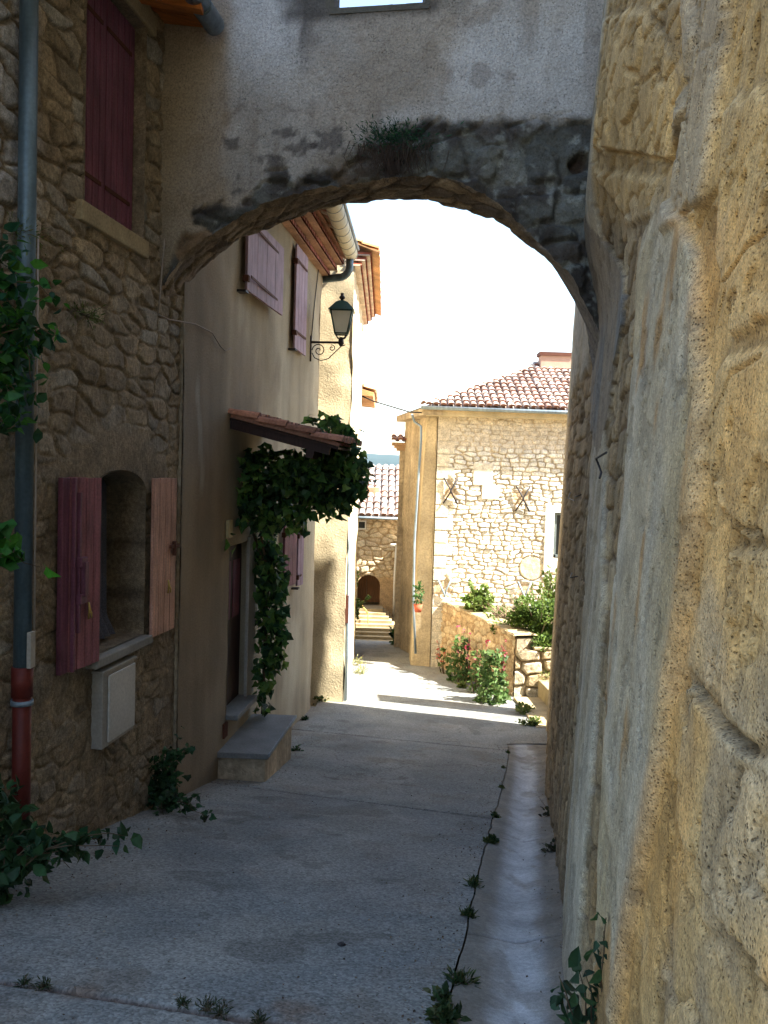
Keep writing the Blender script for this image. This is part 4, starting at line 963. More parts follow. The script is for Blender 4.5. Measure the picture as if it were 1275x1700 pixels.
for row in range(3):
    z = 4.28 + .11 * row; q1 = .12 + .10 * row
    b.box((X3 - .2, 18.55, z), (X3 + q1, 26, z + .02), (.6, .5, .4))
    for i in range(40):
        y = 18.55 + i * .186; K = 5; vs = []
        for qq in (-.1, q1 + .03):
            for k in range(K + 1): a = math.pi * k / K; vs.append((X3 + qq, y + .09 - math.cos(a) * .08, z + .02 + math.sin(a) * .075))
        b.add(vs, [(k, k + 1, K + 2 + k, K + 1 + k) for k in range(K)] + [tuple(range(K + 1, 2 * K + 2))], tuple(np.array((.38, .11, .06)) * r_.uniform(.7, 1.4)), True)
b.build('eaves', M['tile'], H3, attr=True)
b = MB(); tile_roof(b, (X3 + .46, 18.5, 4.60), (0, 1, 0), (-.36, 0, .13), 35, 4, cols=((.50, .26, .10), (.55, .32, .14), (.42, .2, .09)))
b.hexa([(X3 + .52, 18.5, 4.55), (X3 + .52, 26, 4.55), (X3 - 4, 26, 6.1), (X3 - 4, 18.5, 6.1), (X3 + .50, 18.5, 4.58), (X3 + .50, 26, 4.58), (X3 - 4, 26, 6.16), (X3 - 4, 18.5, 6.16)], (.5, .27, .12))
b.build('roof', M['tile'], H3, attr=True)
b = MB(); p = atY(561, 900, 18.75); b.tube([(X3 + .05, 18.75, -1.5), (X3 + .05, 18.75, -5.0)], .04, 8); b.build('downpipe', M['zinc'], H3)
b = MB(); b.box((X3 + .002, 18.66, -3.3), (X3 + .07, 18.9, -2.7)); b.build('meter_cover', M['rust'], H3)
b = MB(); p0 = atY(528, 620, 18.4); 
X4 = -.98
H4 = simple_house('white_house', 'sun-bleached narrow house edge beyond the sunlit house', -6, X4, 26.2, 31.0, -6.6, 2.5, M['lime'], seed=41)
b = MB(); e4 = atY(600, 658, 29.0)
b.hexa([(X4 - .1, 26.1, 2.25), (X4 + .55, 26.1, 2.20), (X4 + .55, 31, 2.20), (X4 - .1, 31, 2.25), (X4 - .1, 26.1, 2.5), (X4 + .58, 26.1, 2.32), (X4 + .58, 31, 2.32), (X4 - .1, 31, 2.5)], (.5, .27, .12))
tile_roof(b, (X4 + .6, 26.1, 2.36), (0, 1, 0), (-.36, 0, .12), 22, 3, cols=((.50, .26, .12), (.55, .36, .2))); b.build('roof', M['tile'], H4, attr=True)

# ================================================================== RIGHT-HAND FAR HOUSE
YF = 24.7
xC = atY(712, 1090, YF).x + .05; xE = 9.5
EZr = atY(790, 684, YF).z
RH = empty('stone_corner_house', (xC, YF, -5.4), 'sunlit rubble stone house with iron wall anchors and a clay tile hip roof', 'house')
xs_ = np.arange(xC, 6.2, .017); zs_ = np.arange(-5.7, EZr, .0165)
XF, ZF = np.meshgrid(xs_, zs_, indexing='ij')
e5, p1, p2, p3, _, _ = stones(XF, ZF, .30, .125, seed=201, warp=.045, jit=.22, p=4.5)
hs5 = sst(.002, .022, e5)
quoin = (XF - xC) < (.34 + .16 * (np.floor((ZF + 20) / .36) % 2))
qe = np.minimum(np.abs(((ZF + 20) / .36) % 1 - .5) , .5); qj = sst(.5, .46, qe)
h5 = .055 * hs5 * (.45 + .7 * p2) + .02 * (fbm(XF * 10, ZF * 10, 5) - .5) + .02 * (fbm(XF * 2, ZF * 2, 15) - .5)
h5 = np.where(quoin, .06 * qj + .008 * (fbm(XF * 9, ZF * 9, 2) - .5), h5)
c5 = mixc(C(.66, .61, .50), C(.73, .70, .62), p1) * (.8 + .35 * p3)[..., None]; c5 = mixc(C(.46, .37, .25), c5, hs5); c5 = np.where(quoin[..., None], C(.60, .54, .42), c5)
topband = sst(.0, .2, ZF - atY(800, 752, YF).z + .15 * (fbm(XF * 2, ZF * 2, 3) - .5)); c5 = mixc(c5, C(.50, .42, .31) * (.8 + .4 * fbm(XF * 3, ZF * 6, 46))[..., None], topband * .62); h5 = h5 * (1 - .55 * topband)  # smoother band under the eaves, their shadow painted into its darker colour
# millstone plaque and blocked opening
ms = atY(882, 943, YF); rr = np.hypot(XF - ms.x, ZF - ms.z); R_ = 20 / F * YF
h5 = np.where(rr < R_, .035 + .02 * (fbm(XF * 8, ZF * 8, 44) - .5), np.where(rr < R_ + .03, -.01, h5)); c5 = np.where((rr < R_)[..., None], C(.54, .46, .30) * (.8 + .4 * fbm(XF * 9, ZF * 9, 45))[..., None], c5)
w0, w1 = atY(919, 900, YF).x, atY(941, 900, YF).x; wz0, wz1 = atY(925, 925, YF).z, atY(925, 851, YF).z
s0 = atY(903, 900, YF).x; sz0, sz1 = atY(925, 950, YF).z, atY(925, 840, YF).z
sur = (XF > s0) & (XF < w1 + .35) & (ZF > sz0) & (ZF < sz1); h5 = np.where(sur, .07, h5); c5 = np.where(sur[..., None], C(.74, .72, .66), c5)
w1 = w1 + .15
for (ax_, ay_, bx_, by_) in ((786, 768, 818, 806), (800, 806, 828, 830)):
    A_, B_ = atY(ax_, ay_, YF), atY(bx_, by_, YF); k_ = (XF > A_.x) & (XF < B_.x) & (ZF < A_.z) & (ZF > B_.z); h5 = np.where(k_, .062, h5); c5 = np.where(k_[..., None], C(.66, .60, .48), c5)
anch = [(748, 815, 'X'), (868, 828, 'X'), (738, 978, 'V'), (871, 982, 'V')]
for (px, py, k) in anch:
    q = atY(px - 3, py, YF); m_ = .75 * sst(1.0, .6, np.hypot((XF - q.x) / .27, (ZF - q.z) / .36) + 1.5 * (fbm(XF * 5, ZF * 5, 8) - .5)); h5 = h5 * (1 - m_) + .0 * m_; c5 = mixc(c5, C(.44, .30, .16), m_)
hole5 = (XF > w0) & (XF < w1) & (ZF > wz0) & (ZF < wz1)
grid('wall', np.stack([XF, YF - h5, ZF], -1), M['stone'], RH, cols=c5, hole=hole5)
yS = 28.3; xS = atY(668, 900, yS).x
b = MB(); b.hexa([(xC + .01, YF + .02, -6), (6.2, YF + .4, -6), (6.2, yS, -6), (xS, yS, -6), (xC + .01, YF + .02, EZr + .05), (6.2, YF + .4, EZr + .05), (6.2, yS, EZr + .05), (xS, yS, EZr + .05)])
b.v[1] = (w0 - .05, YF + .02, -6); b.v[5] = (w0 - .05, YF + .02, EZr + .05)
b.box((w0 - .06, YF + .35, -6), (xE, yS, EZr + .04)); b.box((w1 + .02, YF + .02, -6), (xE, YF + .4, EZr + .04)); b.build('core', M['tan'], RH)
# window
b = MB()
b.box((w0, YF + .02, wz0), (w0 + .07, YF + .1, wz1)); b.box((w0, YF + .02, wz0), (w1, YF + .1, wz0 + .07)); b.box((w0 + .07, YF + .02, wz1 - .07), (w1, YF + .1, wz1)); wn = b.build('window_frame', mat('grey window frame', (.16, .19, .18), rough=.5), RH)
b = MB(); b.box((w0 + .07, YF + .08, wz0 + .07), (w1, YF + .11, wz1 - .07)); b.build('pane', M['glass'], wn)
# rubble-rendered left flank as a leaning skin with a pier
def flank(name, ya, yb, xa, xb, z0, z1, m, par, seed=3, amp=.04):
    dx = (xb - xa) / (yb - ya); pos = lambda u: (xa + dx * (u - ya), u); n_ = Vector((-1, dx, 0)).normalized()
    return wall_open(name, ya, yb, z0, z1, [], pos, (n_.x, n_.y), m, par, step=.12, amp=amp, seed=seed)
flank('flank_wall', YF, yS, xC - .03, xS - .03, -6.0, EZr, M['tan'], RH, 51, .05)
b = MB(); x1_ = atY(692, 1085, YF + .2).x; xp_ = atY(693, 900, YF + .1).x
b.hexa([(xp_ - .10, YF + .1, -6), (xC - .01, YF - .03, -6), (xC - .02, YF + 1.6, -6), (xp_ - .10, YF + 1.5, -6), (xp_ + .16, YF + .1, EZr - .15), (xC - .01, YF + .0, EZr - .15), (xC - .02, YF + 1.6, EZr - .15), (xp_ + .16, YF + 1.5, EZr - .15)])
b.build('corner_pier', mat('ochre render', (.43, .345, .22), grain=(.2, 20), bump=(.7, .03, 8), mottle=(.25, 1)), RH, .03)
# iron anchors
for (px, py, k) in anch:
    q = atY(px, py, YF - .1); b = MB(); hgt = .36 if k == 'X' else .27; wx = .20
    if k == 'X':
        b.tube([q + Vector((-wx, 0, hgt)), q + Vector((.02, -.02, 0)), q + Vector((-wx, 0, -hgt))], .028, 6); b.tube([q + Vector((wx, 0, hgt)), q + Vector((0, -.02, 0)), q + Vector((wx, 0, -hgt))], .028, 6)
    else:
        b.tube([q + Vector((-.20, 0, .28)), q + Vector((0, -.02, -.15)), q + Vector((.02, 0, -.22))], .03, 6); b.tube([q + Vector((.20, 0, .30)), q + Vector((.05, -.02, 0)), q + Vector((0, 0, -.22))], .026, 6)
    b.build('iron_anchor', M['iron'] if k == 'X' else M['zinc'], RH)
# roof: hip with barrel tiles
EX0, EY0 = atY(700, 672, YF - .35).x, YF - .42
sl_ = .44
b = MB(); tile_roof(b, (EX0 + .1, EY0, EZr + .10), (1, 0, 0), (0, .30, .30 * sl_), 31, 13, r=.088, cmask=lambda o: (o.x - EX0) > (o.y - EY0) * 1.0 + .02,
                    cols=((.36, .27, .22), (.44, .37, .32), (.30, .20, .16), (.50, .44, .39)))
ap = 3.95
b.add([(EX0, EY0, EZr + .06), (EX0 + 9, EY0, EZr + .06), (EX0 + 9, EY0 + ap, EZr + .06 + ap * sl_), (EX0 + ap, EY0 + ap, EZr + .06 + ap * sl_), (xS - .3, yS + .2, EZr + .06), (EX0 + 9, yS + .2, EZr + .06)], [(0, 1, 2, 3), (0, 3, 4), (4, 3, 2, 5)], (.42, .2, .12))
b.box((EX0, EY0 + .01, EZr + .0), (EX0 + 9, yS, EZr + .055), (.5, .35, .2))
# hip tiles
for i in range(11):
    o = Vector((EX0 + .05 + .37 * i, EY0 + .05 + .37 * i, EZr + .13 + .37 * i * sl_)); dv = Vector((.37, .37, .37 * sl_)); side = Vector((1, -1, 0)).normalized(); vs = []
    for t, rr in ((0, .12), (1.08, .10)):
        for k in range(6): a = math.pi * k / 5; vs.append(o + dv * t + side * (-math.cos(a) * rr) + Vector((0, 0, math.sin(a) * rr)))
    b.add(vs, [(k, k + 1, 7 + k, 6 + k) for k in range(5)], (.62, .5, .38), True)
rf = b.build('roof', M['tile'], RH, attr=True)
b = MB(); b.tube([(EX0 - .02, EY0 - .05, EZr + .05), (EX0 + 9, EY0 - .05, EZr + .0)], .055, 10); b.build('gutter', M['zinc'], RH)
b = MB(); b.box((EX0 + .15, EY0 + .12, EZr - .16), (EX0 + 9, YF - .02, EZr - .002)); b.build('cornice', M['lime'], RH)
# stepped cornice on the flank
b = MB(); b.hexa([(EX0 + .04, EY0 + .1, EZr - .14), (xC + .1, EY0 + .1, EZr - .14), (xS + .2, yS, EZr - .14), (xS - .30, yS, EZr - .14), (EX0 + .02, EY0 + .1, EZr + .04), (xC + .1, EY0 + .1, EZr + .04), (xS + .2, yS, EZr + .04), (xS - .32, yS, EZr + .04)]); b.build('flank_cornice', M['tan'], RH)
YK = 27.6; c0_, c1_ = atY(898, 598, YK), atY(950, 598, YK)
b = MB(); b.box((c0_.x, YK, 2.0), (c1_.x, YK + .5, atY(898, 590, YK).z)); ch = b.build('chimney', mat('pink render', (.42, .27, .20), bump=(.5, .01, 20)), rf)
b = MB(); b.box((c0_.x - .05, YK - .05, atY(898, 590, YK).z + .002), (c1_.x + .05, YK + .55, atY(898, 584, YK).z)); b.build('chimney_cap', M['rust'], ch)
b = MB(); b.tube([atY(684, 688, YF - .1), atY(688, 700, YF + .1), atY(699, 708, YF - .02), atY(699, 730, YF - .02), atY(694, 800, YF + .0), atY(688, 900, YF - .05), atY(686, 1000, YF - .1), atY(690, 1085, YF - .15)], .035, 8); b.build('downpipe', M['zinc'], RH)
RC = empty('facade_cable', tuple(atY(800, 692, YF - .2)), 'sagging black cable from the left houses across to the stone corner house eaves', 'cable')
b = MB(); L_ = [atY(585, 650, 26.4), atY(620, 666, 26), atY(650, 675, 25.4), atY(680, 684, YF - .3), atY(720, 686, YF - .15)] + [atY(px, 690 + 3 * math.sin(px * .03), YF - .12) for px in range(740, 945, 15)]
b.tube(L_, .022, 6); b.build('cable', M['iron'], RC)

YH = 33.0
# annex at the far end of the flank
AN = empty('corner_annex', (.5, 32, -6), 'narrow shaded annex with small tiled cornice at the far end of the corner house', 'house')
YAN = 28.4
ax0, ax1 = atY(659, 900, YAN).x, xS + .3; az1 = atY(664, 748, YAN).z; azl = atY(658, 903, 31.3).z
wall_open('wall', ax0, ax1, -6.3, az1, [], lambda u: (u, YAN + 0 * u), (0, -1), M['tan'], AN, step=.12, amp=.03, seed=61)
b = MB(); b.box((ax0 + .01, YAN + .05, -6.3), (ax1, YAN + .8, az1)); b.build('core', M['tan'], AN)
b = MB(); b.box((ax0 + .1, 31.6, -6.3), (ax1 + .6, YH - .08, azl)); b.build('lean_to', M['tan'], AN)
b = MB()
for k in range(3): b.box((ax0 - .1 - .08 * k, YAN - .1 - .06 * k, az1 + .002 + .085 * k), (ax1, YAN + .8, az1 + .085 * (k + 1)), (.4, .26, .15))
tile_roof(b, (ax0 - .3, YAN - .3, az1 + .28), (1, 0, 0), (0, .36, .1), 5, 2); b.build('roof', M['tile'], AN, attr=True)
b = MB(); p = atY(675, 705, 30.5)
for (px, py) in ((679, 700), (673, 705)): a_ = atY(px, py + 30, 28.7); b.tube([a_, a_ + Vector((0, 0, .75))], .016, 6)
a_ = atY(679, 700, 28.7); c_ = atY(673, 704, 28.7); b.tube([a_, c_], .016, 6); b.build('railing', M['iron'], AN)

# far house with the arched doorway
YH = 33.0
FH = empty('arched_door_house', (0, YH, -6.1), 'small far house with an arched doorway above outdoor steps under a pale tile roof', 'house')
fx0, fx1 = atY(560, 950, YH).x, atY(672, 950, YH).x; fz = atY(620, 858, YH).z
xs_ = np.arange(fx0 - .3, fx1 + .3, .022); zs_ = np.arange(-6.6, fz, .022); XF, ZF = np.meshgrid(xs_, zs_, indexing='ij')
e6, p1, p2, p3, _, _ = stones(XF, ZF, .36, .18, seed=301, warp=.06)
arched = sst(-.1, .1, ZF + .5 * (fbm(XF, ZF, 4) - .5) - atY(620, 962, YH).z - .0)
h6 = (.06 * sst(.0, .04, e6) * (.4 + .7 * p2)) * arched + .02 * (fbm(XF * 6, ZF * 6, 5) - .5)
c6 = mixc(C(.56, .43, .27), C(.64, .54, .37), p1) * (.8 + .35 * p3)[..., None]; c6 = mixc(C(.36, .25, .13), c6, sst(.0, .03, e6)); c6 = mixc(np.tile(C(.45, .31, .17), c6.shape[:2] + (1,)), c6, arched)
d0, d1 = atY(594, 980, YH).x, atY(630, 980, YH).x; dz0, dzt = atY(612, 1004, YH).z, atY(612, 955, YH).z; dr_ = (d1 - d0) / 2
zc_ = dzt - dr_
hole6 = (XF > d0) & (XF < d1) & (ZF > dz0) & ((ZF < zc_) | (np.hypot(XF - (d0 + d1) / 2, ZF - zc_) < dr_))
v0, v1, vz0, vz1 = atY(593, 870, YH).x, atY(608, 870, YH).x, atY(600, 879, YH).z, atY(600, 864, YH).z
hole6 |= (XF > v0) & (XF < v1) & (ZF > vz0) & (ZF < vz1)
grid('wall', np.stack([XF, YH - h6, ZF], -1), M['stone'], FH, cols=c6, hole=hole6)
b = MB(); b.box((fx0 - .3, YH + .9, -6.6), (fx1 + .3, YH + 7, fz)); b.box((fx0 - .3, YH + .05, -6.6), (d0 - .03, YH + .95, fz)); b.box((d1 + .03, YH + .05, -6.6), (fx1 + .3, YH + .95, fz)); b.box((d0 - .03, YH + .051, dzt + .03), (d1 + .03, YH + .95, vz0 - .05)); b.build('core', M['tan'], FH)
b = MB(); b.box((d0 - .02, YH + .75, dz0), (d0 + dr_ * .75, YH + .88, dzt)); b.box((d0 + dr_ * .8, YH + .7, dz0), (d1 + .02, YH + .8, dzt)); b.build('door', mat('brown plank door', (.26, .13, .06), streak=(.3, 6, (6, 6, .4))), FH)
b = MB()
for (a0_, a1_, c0_, c1_) in ((v0, v1, vz0, vz0 + .05), (v0, v1, vz1 - .05, vz1), (v0, v0 + .05, vz0 + .05, vz1 - .05), (v1 - .05, v1, vz0 + .05, vz1 - .05)): b.box((a0_, YH - .04, c0_), (a1_, YH + .05, c1_))
wf = b.build('window_frame', M['white'], FH)
b = MB(); b.box((v0 + .04, YH + .02, vz0 + .04), (v1 - .04, YH + .045, vz1 - .04)); b.build('pane', M['glass'], wf)
b = MB(); tile_roof(b, (fx0 - .6, YH - .35, fz + .05), (1, 0, 0), (0, .36, .36 * .58), 16, 9, r=.115, cols=((.44, .38, .33), (.50, .44, .39), (.38, .28, .23)))
b.hexa([(fx0 - .7, YH - .32, fz - .02), (fx1 + .35, YH - .32, fz - .02), (fx1 + .35, YH + 3.0, fz - .02 + 3.32 * .58), (fx0 - .7, YH + 3.0, fz - .02 + 3.32 * .58), (fx0 - .7, YH - .32, fz + .03), (fx1 + .35, YH - .32, fz + .03), (fx1 + .35, YH + 3.0, fz + .03 + 3.32 * .58), (fx0 - .7, YH + 3, fz + .03 + 3.32 * .58)], (.5, .33, .22))
rf = b.build('roof', M['tile'], FH, attr=True)
sk_ = atY(616, 818, YH + 1.2); b = MB(); b.box((sk_.x - .32, sk_.y - .3, sk_.z - .15), (sk_.x + .32, sk_.y + .3, sk_.z + .22), (.6, .3, .18)); b.build('roof_vent', M['tile'], rf, attr=True)
b = MB(); b.tube([(fx0 - .7, YH - .42, fz - .02), (fx1 + .3, YH - .42, fz - .02)], .05, 8); b.build('gutter', M['zinc'], FH)
b = MB(); p = atY(655, 905, 32.6); b.tube([atY(658, 905, 32.6), atY(655, 960, 32.6), atY(653, 1040, 32.6)], .04, 8); b.tube([atY(648, 905, 32.6), atY(662, 905, 32.6)], .06, 8); b.build('downpipe', M['white'], FH)
# steps up to the arched door
ST = empty('outdoor_steps', ((d0 + d1) / 2, YH - 1.2, -6), 'flight of stone steps rising to the arched doorway of the far house', 'steps')
nS = 9; zg = float(gz(0, 31.0)) + .02; b = MB()
for k in range(nS):
    z1s = dz0 - k * (dz0 - zg) / nS; y0s = YH - .75 - .28 * k; xa_ = d0 - .1 + .02 * k; xb_ = d1 + .15 + .11 * k
    b.box((xa_, y0s - .28, zg - .4), (xb_, YH - .08, z1s - .004 * k))
b.build('flight', M['limestone'], ST)
b = MB(); b.tube([atY(590, 993, 31.8), atY(611, 1018, 31.0)], .03, 8); b.tube([atY(611, 1018, 31.0), atY(611, 1045, 31.0)], .02, 8); b.build('handrail', mat('yellow wood rail', (.45, .28, .08)), ST)

# ================================================================== GARDEN: terrace, wall, steps on the right
GW = empty('garden_wall', (2.2, 21.5, -5.2), 'low rubble garden wall with a broad sunlit coping beside the street bend', 'wall')
gn, gf = hitG(853, 1157), hitG(720, 1102)
gn2 = Vector((gn.x, gn.y, 0)); gf2 = Vector((gf.x, gf.y, 0)); L_ = (gf2 - gn2).length; gd_ = (gf2 - gn2) / L_; gnrm = Vector((-gd_.y, gd_.x, 0)); gnrm = gnrm if gnrm.x < 0 else -gnrm
topn = atY(852, 1052, gn.y).z; topf = atY(722, 990, gf.y).z
us_ = np.arange(0, L_, .025); vs_ = np.linspace(0, 1, 70); UU, VV = np.meshgrid(us_, vs_, indexing='ij')
tw = topn + (topf - topn) * UU / L_ - .06 * np.floor(vn(UU * 1.5, UU * 0, 7) * 3) / 3; gb0 = gz(gn.x + gd_.x * UU, gn.y + gd_.y * UU) - .2
ZG = gb0 + (tw - gb0) * VV
e7, p1, p2, p3, _, _ = stones(UU, ZG, .36, .18, seed=401, warp=.06); h7 = .05 * sst(.0, .035, e7) * (.4 + .7 * p2) + .02 * (fbm(UU * 6, ZG * 6, 5) - .5)
c7 = mixc(C(.42, .29, .16), C(.50, .40, .26), p1) * (.75 + .4 * p3)[..., None]; c7 = mixc(C(.30, .2, .11), c7, sst(0, .03, e7))
grid('street_face', np.stack([gn.x + gd_.x * UU + gnrm.x * h7, gn.y + gd_.y * UU + gnrm.y * h7, ZG], -1), M['stone'], GW, cols=c7, flip=True)
tw_ = .62; Pt = np.zeros((len(us_), 14, 3)); 
for j in range(14):
    t = j / 13; Pt[:, j, 0] = gn.x + gd_.x * us_ + gnrm.x * (.05 - tw_ * t); Pt[:, j, 1] = gn.y + gd_.y * us_ + gnrm.y * (.05 - tw_ * t); Pt[:, j, 2] = tw[:, -1] + .02 * (fbm(us_ * 4, us_ * 0 + t * 2, 4) - .5) - .02 * (abs(t - .5) * 2) ** 4
grid('coping', Pt, M['limestone'], GW)
b = MB(); o = gn2 - gnrm * .04; b.hexa([Vector((o.x, o.y + .05, -5.6)), Vector((o.x, o.y + .05, -5.6)) - gnrm * .5, Vector((gf.x, gf.y, -6)) - gnrm * .5, Vector((gf.x, gf.y, -6)) - gnrm * .04] + [Vector((o.x, o.y + .05, topn - .12)), Vector((o.x, o.y + .05, topn - .12)) - gnrm * .5, Vector((gf.x, gf.y, topf - .15)) - gnrm * .5, Vector((gf.x, gf.y, topf - .15)) - gnrm * .04]); b.build('core', M['tan'], GW)
# end wall facing the camera, of big blocks
EW = empty('terrace_end_wall', (gn.x + 1, gn.y, -4.8), 'short wall of large squared sunlit stones holding up the planted terrace', 'wall')
ttop = atY(895, 1078, gn.y + .1).z
xs_ = np.arange(gn.x, gn.x + 5, .016); zs_ = np.arange(-5.6, ttop, .016); XF, ZF = np.meshgrid(xs_, zs_, indexing='ij')
e8, p1, p2, p3, _, _ = stones(XF, ZF, .62, .33, seed=411, warp=.05, jit=.25, p=4)
h8 = .10 * sst(.0, .06, e8) * (.4 + .7 * p2) + .03 * (fbm(XF * 9, ZF * 9, 5) - .5); c8 = mixc(C(.50, .39, .23), C(.58, .50, .36), p1) * (.8 + .3 * p3)[..., None]; c8 = mixc(C(.22, .16, .09), c8, sst(0, .04, e8))
grid('stone_face', np.stack([XF, gn.y + .02 - h8, ZF], -1), M['stone'], EW, cols=c8)
b = MB(); b.box((gn.x + .05, gn.y + .06, -5.6), (gn.x + 5, gn.y + .4, ttop - .02)); b.build('core', M['tan'], EW)
b = MB(); b.box((gn.x + .42, gn.y - .06, ttop + .002), (gn.x + 5, gn.y + .34, ttop + .07)); b.build('coping', M['limestone'], EW, .02)
# terrace soil
tx = np.linspace(0, 1, 60); ty = np.linspace(0, 1, 60); TX, TY = np.meshgrid(tx, ty, indexing='ij')
Yt = gn.y + .2 + (YF - gn.y - .2) * TY; Xl = gn.x + (gf.x - gn.x) * np.clip((Yt - gn.y) / (gf.y - gn.y), 0, 1) + .64
Xt = Xl + (11 - Xl) * TX; Zt = np.minimum((topn - .20) + (topf - topn) * TY, (ttop - .02) + .5 * np.maximum(Yt - gn.y - .3, 0)) + .10 * (fbm(Xt * 1.5, Yt * 1.5, 5) - .5) - .0
tag(grid('terrace_soil', np.stack([Xt, Yt, Zt], -1), M['earth'], flip=True), kind='structure')
# ramp-like steps going up to the right
SS = empty('terrace_steps', (gn.x + .7, gn.y - .9, -4.8), 'broad worn stone steps with sunlit edges climbing right below the terrace end wall', 'steps')
a1_, a2_ = hitG(852, 1161), hitG(888, 1206); dd_ = Vector((a2_.x - a1_.x, a2_.y - a1_.y, 0))
z_0 = float(gz(a1_.x, a1_.y)); z_1 = float(gz(a2_.x, a2_.y)) - .04
b = MB(); wdt = Vector((.60, .10, 0))
for k in range(4):
    o = Vector((a1_.x, a1_.y, 0)) + wdt * k + Vector((0, .15 * k, 0)); zz = z_0 + (.07, .42, .74, 1.0)[k]; zn = z_1 + (.07, .42, .74, 1.0)[k]
    b.hexa([o + Vector((0, 0, -5.6)), o + dd_ * 1.05 + Vector((0, 0, -5.6)), o + dd_ * 1.05 + Vector((5, 0, -5.6)), o + Vector((5, 0, -5.6)), o + Vector((0, 0, zz)), o + dd_ * 1.05 + Vector((0, 0, zn)), o + dd_ * 1.05 + Vector((5, 0, zn)), o + Vector((5, 0, zz))])
b.build('flight', M['limestone'], SS, .025)
# ================================================================== PLANTS
def plant(name, base, label, cat, group=None): return empty(name, tuple(base), label, cat, group)
def stems(lines, r, parent, m=None, name='stem', n=6):
    b = MB()
    for l in lines: k = len(l); b.tube(l, [r * (1 - .6 * i / (k - 1)) for i in range(k)], n)
    return b.build(name, m or M['stem'], parent)
# vine on the canopy: blobs at (px, py, Y, radius)
rv = np.random.default_rng(11)
VN = plant('climbing_vine', (-1.6, 12.6, -3.6), 'dark climbing vine draped over the door canopy and hanging down the cream house', 'vine')
Yc = cy0
vb = [(540, 745, 0.5, .30, .5), (575, 760, .9, .26, .6), (590, 800, 1.0, .22, .5), (560, 800, .8, .30, 1), (520, 790, .7, .32, 1.2), (480, 790, .8, .30, 1), (440, 780, .9, .30, 1), (410, 790, .6, .25, .8),
      (555, 715, .8, .20, .5), (510, 712, 1.3, .16, .25), (535, 710, 1.2, .18, .3), (470, 840, .9, .30, 1), (440, 850, .9, .28, 1), (410, 830, .6, .22, .9), (520, 830, .9, .22, .7), (550, 840, .9, .18, .5), (575, 835, .9, .15, .4), (580, 775, .9, .24, .6), (600, 765, .9, .12, .12),
      (435, 900, 1.5, .22, .9), (445, 940, 1.5, .22, .9), (450, 980, 1.5, .20, .8), (447, 1020, 1.5, .20, .8), (452, 1060, 1.5, .20, .75), (458, 1095, 1.5, .16, .5), (440, 1110, 1.5, .15, .5), (438, 1145, 1.4, .14, .4), (440, 1170, 1.35, .10, .25),
      (490, 880, 1.2, .14, .25), (500, 870, 1.0, .12, .2), (462, 1030, 1.6, .12, .3), (465, 960, 1.6, .12, .25), (398, 855, .4, .16, .4), (378, 800, .15, .12, .25), (376, 890, -.1, .10, .18), (380, 910, -.1, .09, .12),
      (585, 730, 1.0, .16, .3), (560, 735, 1.3, .2, .4)]
pts, dr_l, = [], []
for (px, py, dy, rad, dens) in vb:
    c = atY(px, py, Yc + dy); rad *= (1.12 if py < 870 else 1.2); n = int(95 * dens * (rad / .22) ** 1.5)
    p, d = blob(c, (rad, rad * 1.2, rad), n, rv, .2); pts.append(p); dr_l.append(d * .6 + np.array([0, 0, -.7]))
pts = np.concatenate(pts); dr_l = np.concatenate(dr_l)
wl_ = H0 + HK * pts[:, 1] + .04; k_ = pts[:, 0] > wl_; pts, dr_l = pts[k_], dr_l[k_]
leaves('foliage', pts, dr_l, .14, DGREEN + [(.05, .12, .03), (.07, .16, .035), (.10, .20, .04), (.16, .26, .06)], VN, 'vine', nj=.7, seed=3, kind=None)
tr = [atY(436, 1185, Yc + 1.5), atY(440, 1060, Yc + 1.5), atY(446, 960, Yc + 1.5), atY(430, 870, Yc + 1.3), atY(440, 800, Yc + 1.0), atY(500, 760, Yc + .9), atY(560, 740, Yc + .9)]
stems([tr, [tr[2], atY(425, 900, Yc + 1.4), atY(400, 820, Yc + .6), atY(380, 800, Yc + .2)], [tr[4], atY(480, 800, Yc + .8), atY(540, 790, Yc + .8), atY(595, 800, Yc + .95)]], .028, VN)

def trailing(name, base, label, cat, lines, n, size, cols, shape='oval', seed=1, rad=.05, rs=.006, group=None, droop=-.4):
    """lines: stems as point lists, leaves scattered along them"""
    P_ = plant(name, base, label, cat, group); r = np.random.default_rng(seed); pts = []; ds = []
    for l in lines:
        A = np.array([tuple(p) for p in l]); t = r.random(n) * (len(l) - 1); i = np.minimum(t.astype(int), len(l) - 2); f = (t - i)[:, None]
        pts.append(A[i] * (1 - f) + A[i + 1] * f + r.normal(0, rad, (n, 3))); d = r.normal(0, 1, (n, 3)); d[:, 2] += droop; ds.append(d)
    leaves('foliage', np.concatenate(pts), np.concatenate(ds), size, cols, P_, shape, nj=.2, seed=seed); stems(lines, rs, P_); return P_
def arc(a, b, h, n=8, wob=.02, seed=0):
    r = random.Random(seed); a, b = Vector(a), Vector(b)
    return [a.lerp(b, i / n) + Vector((r.uniform(-wob, wob), r.uniform(-wob, wob), h * 4 * (i / n) * (1 - i / n) + r.uniform(-wob, wob))) for i in range(n + 1)]
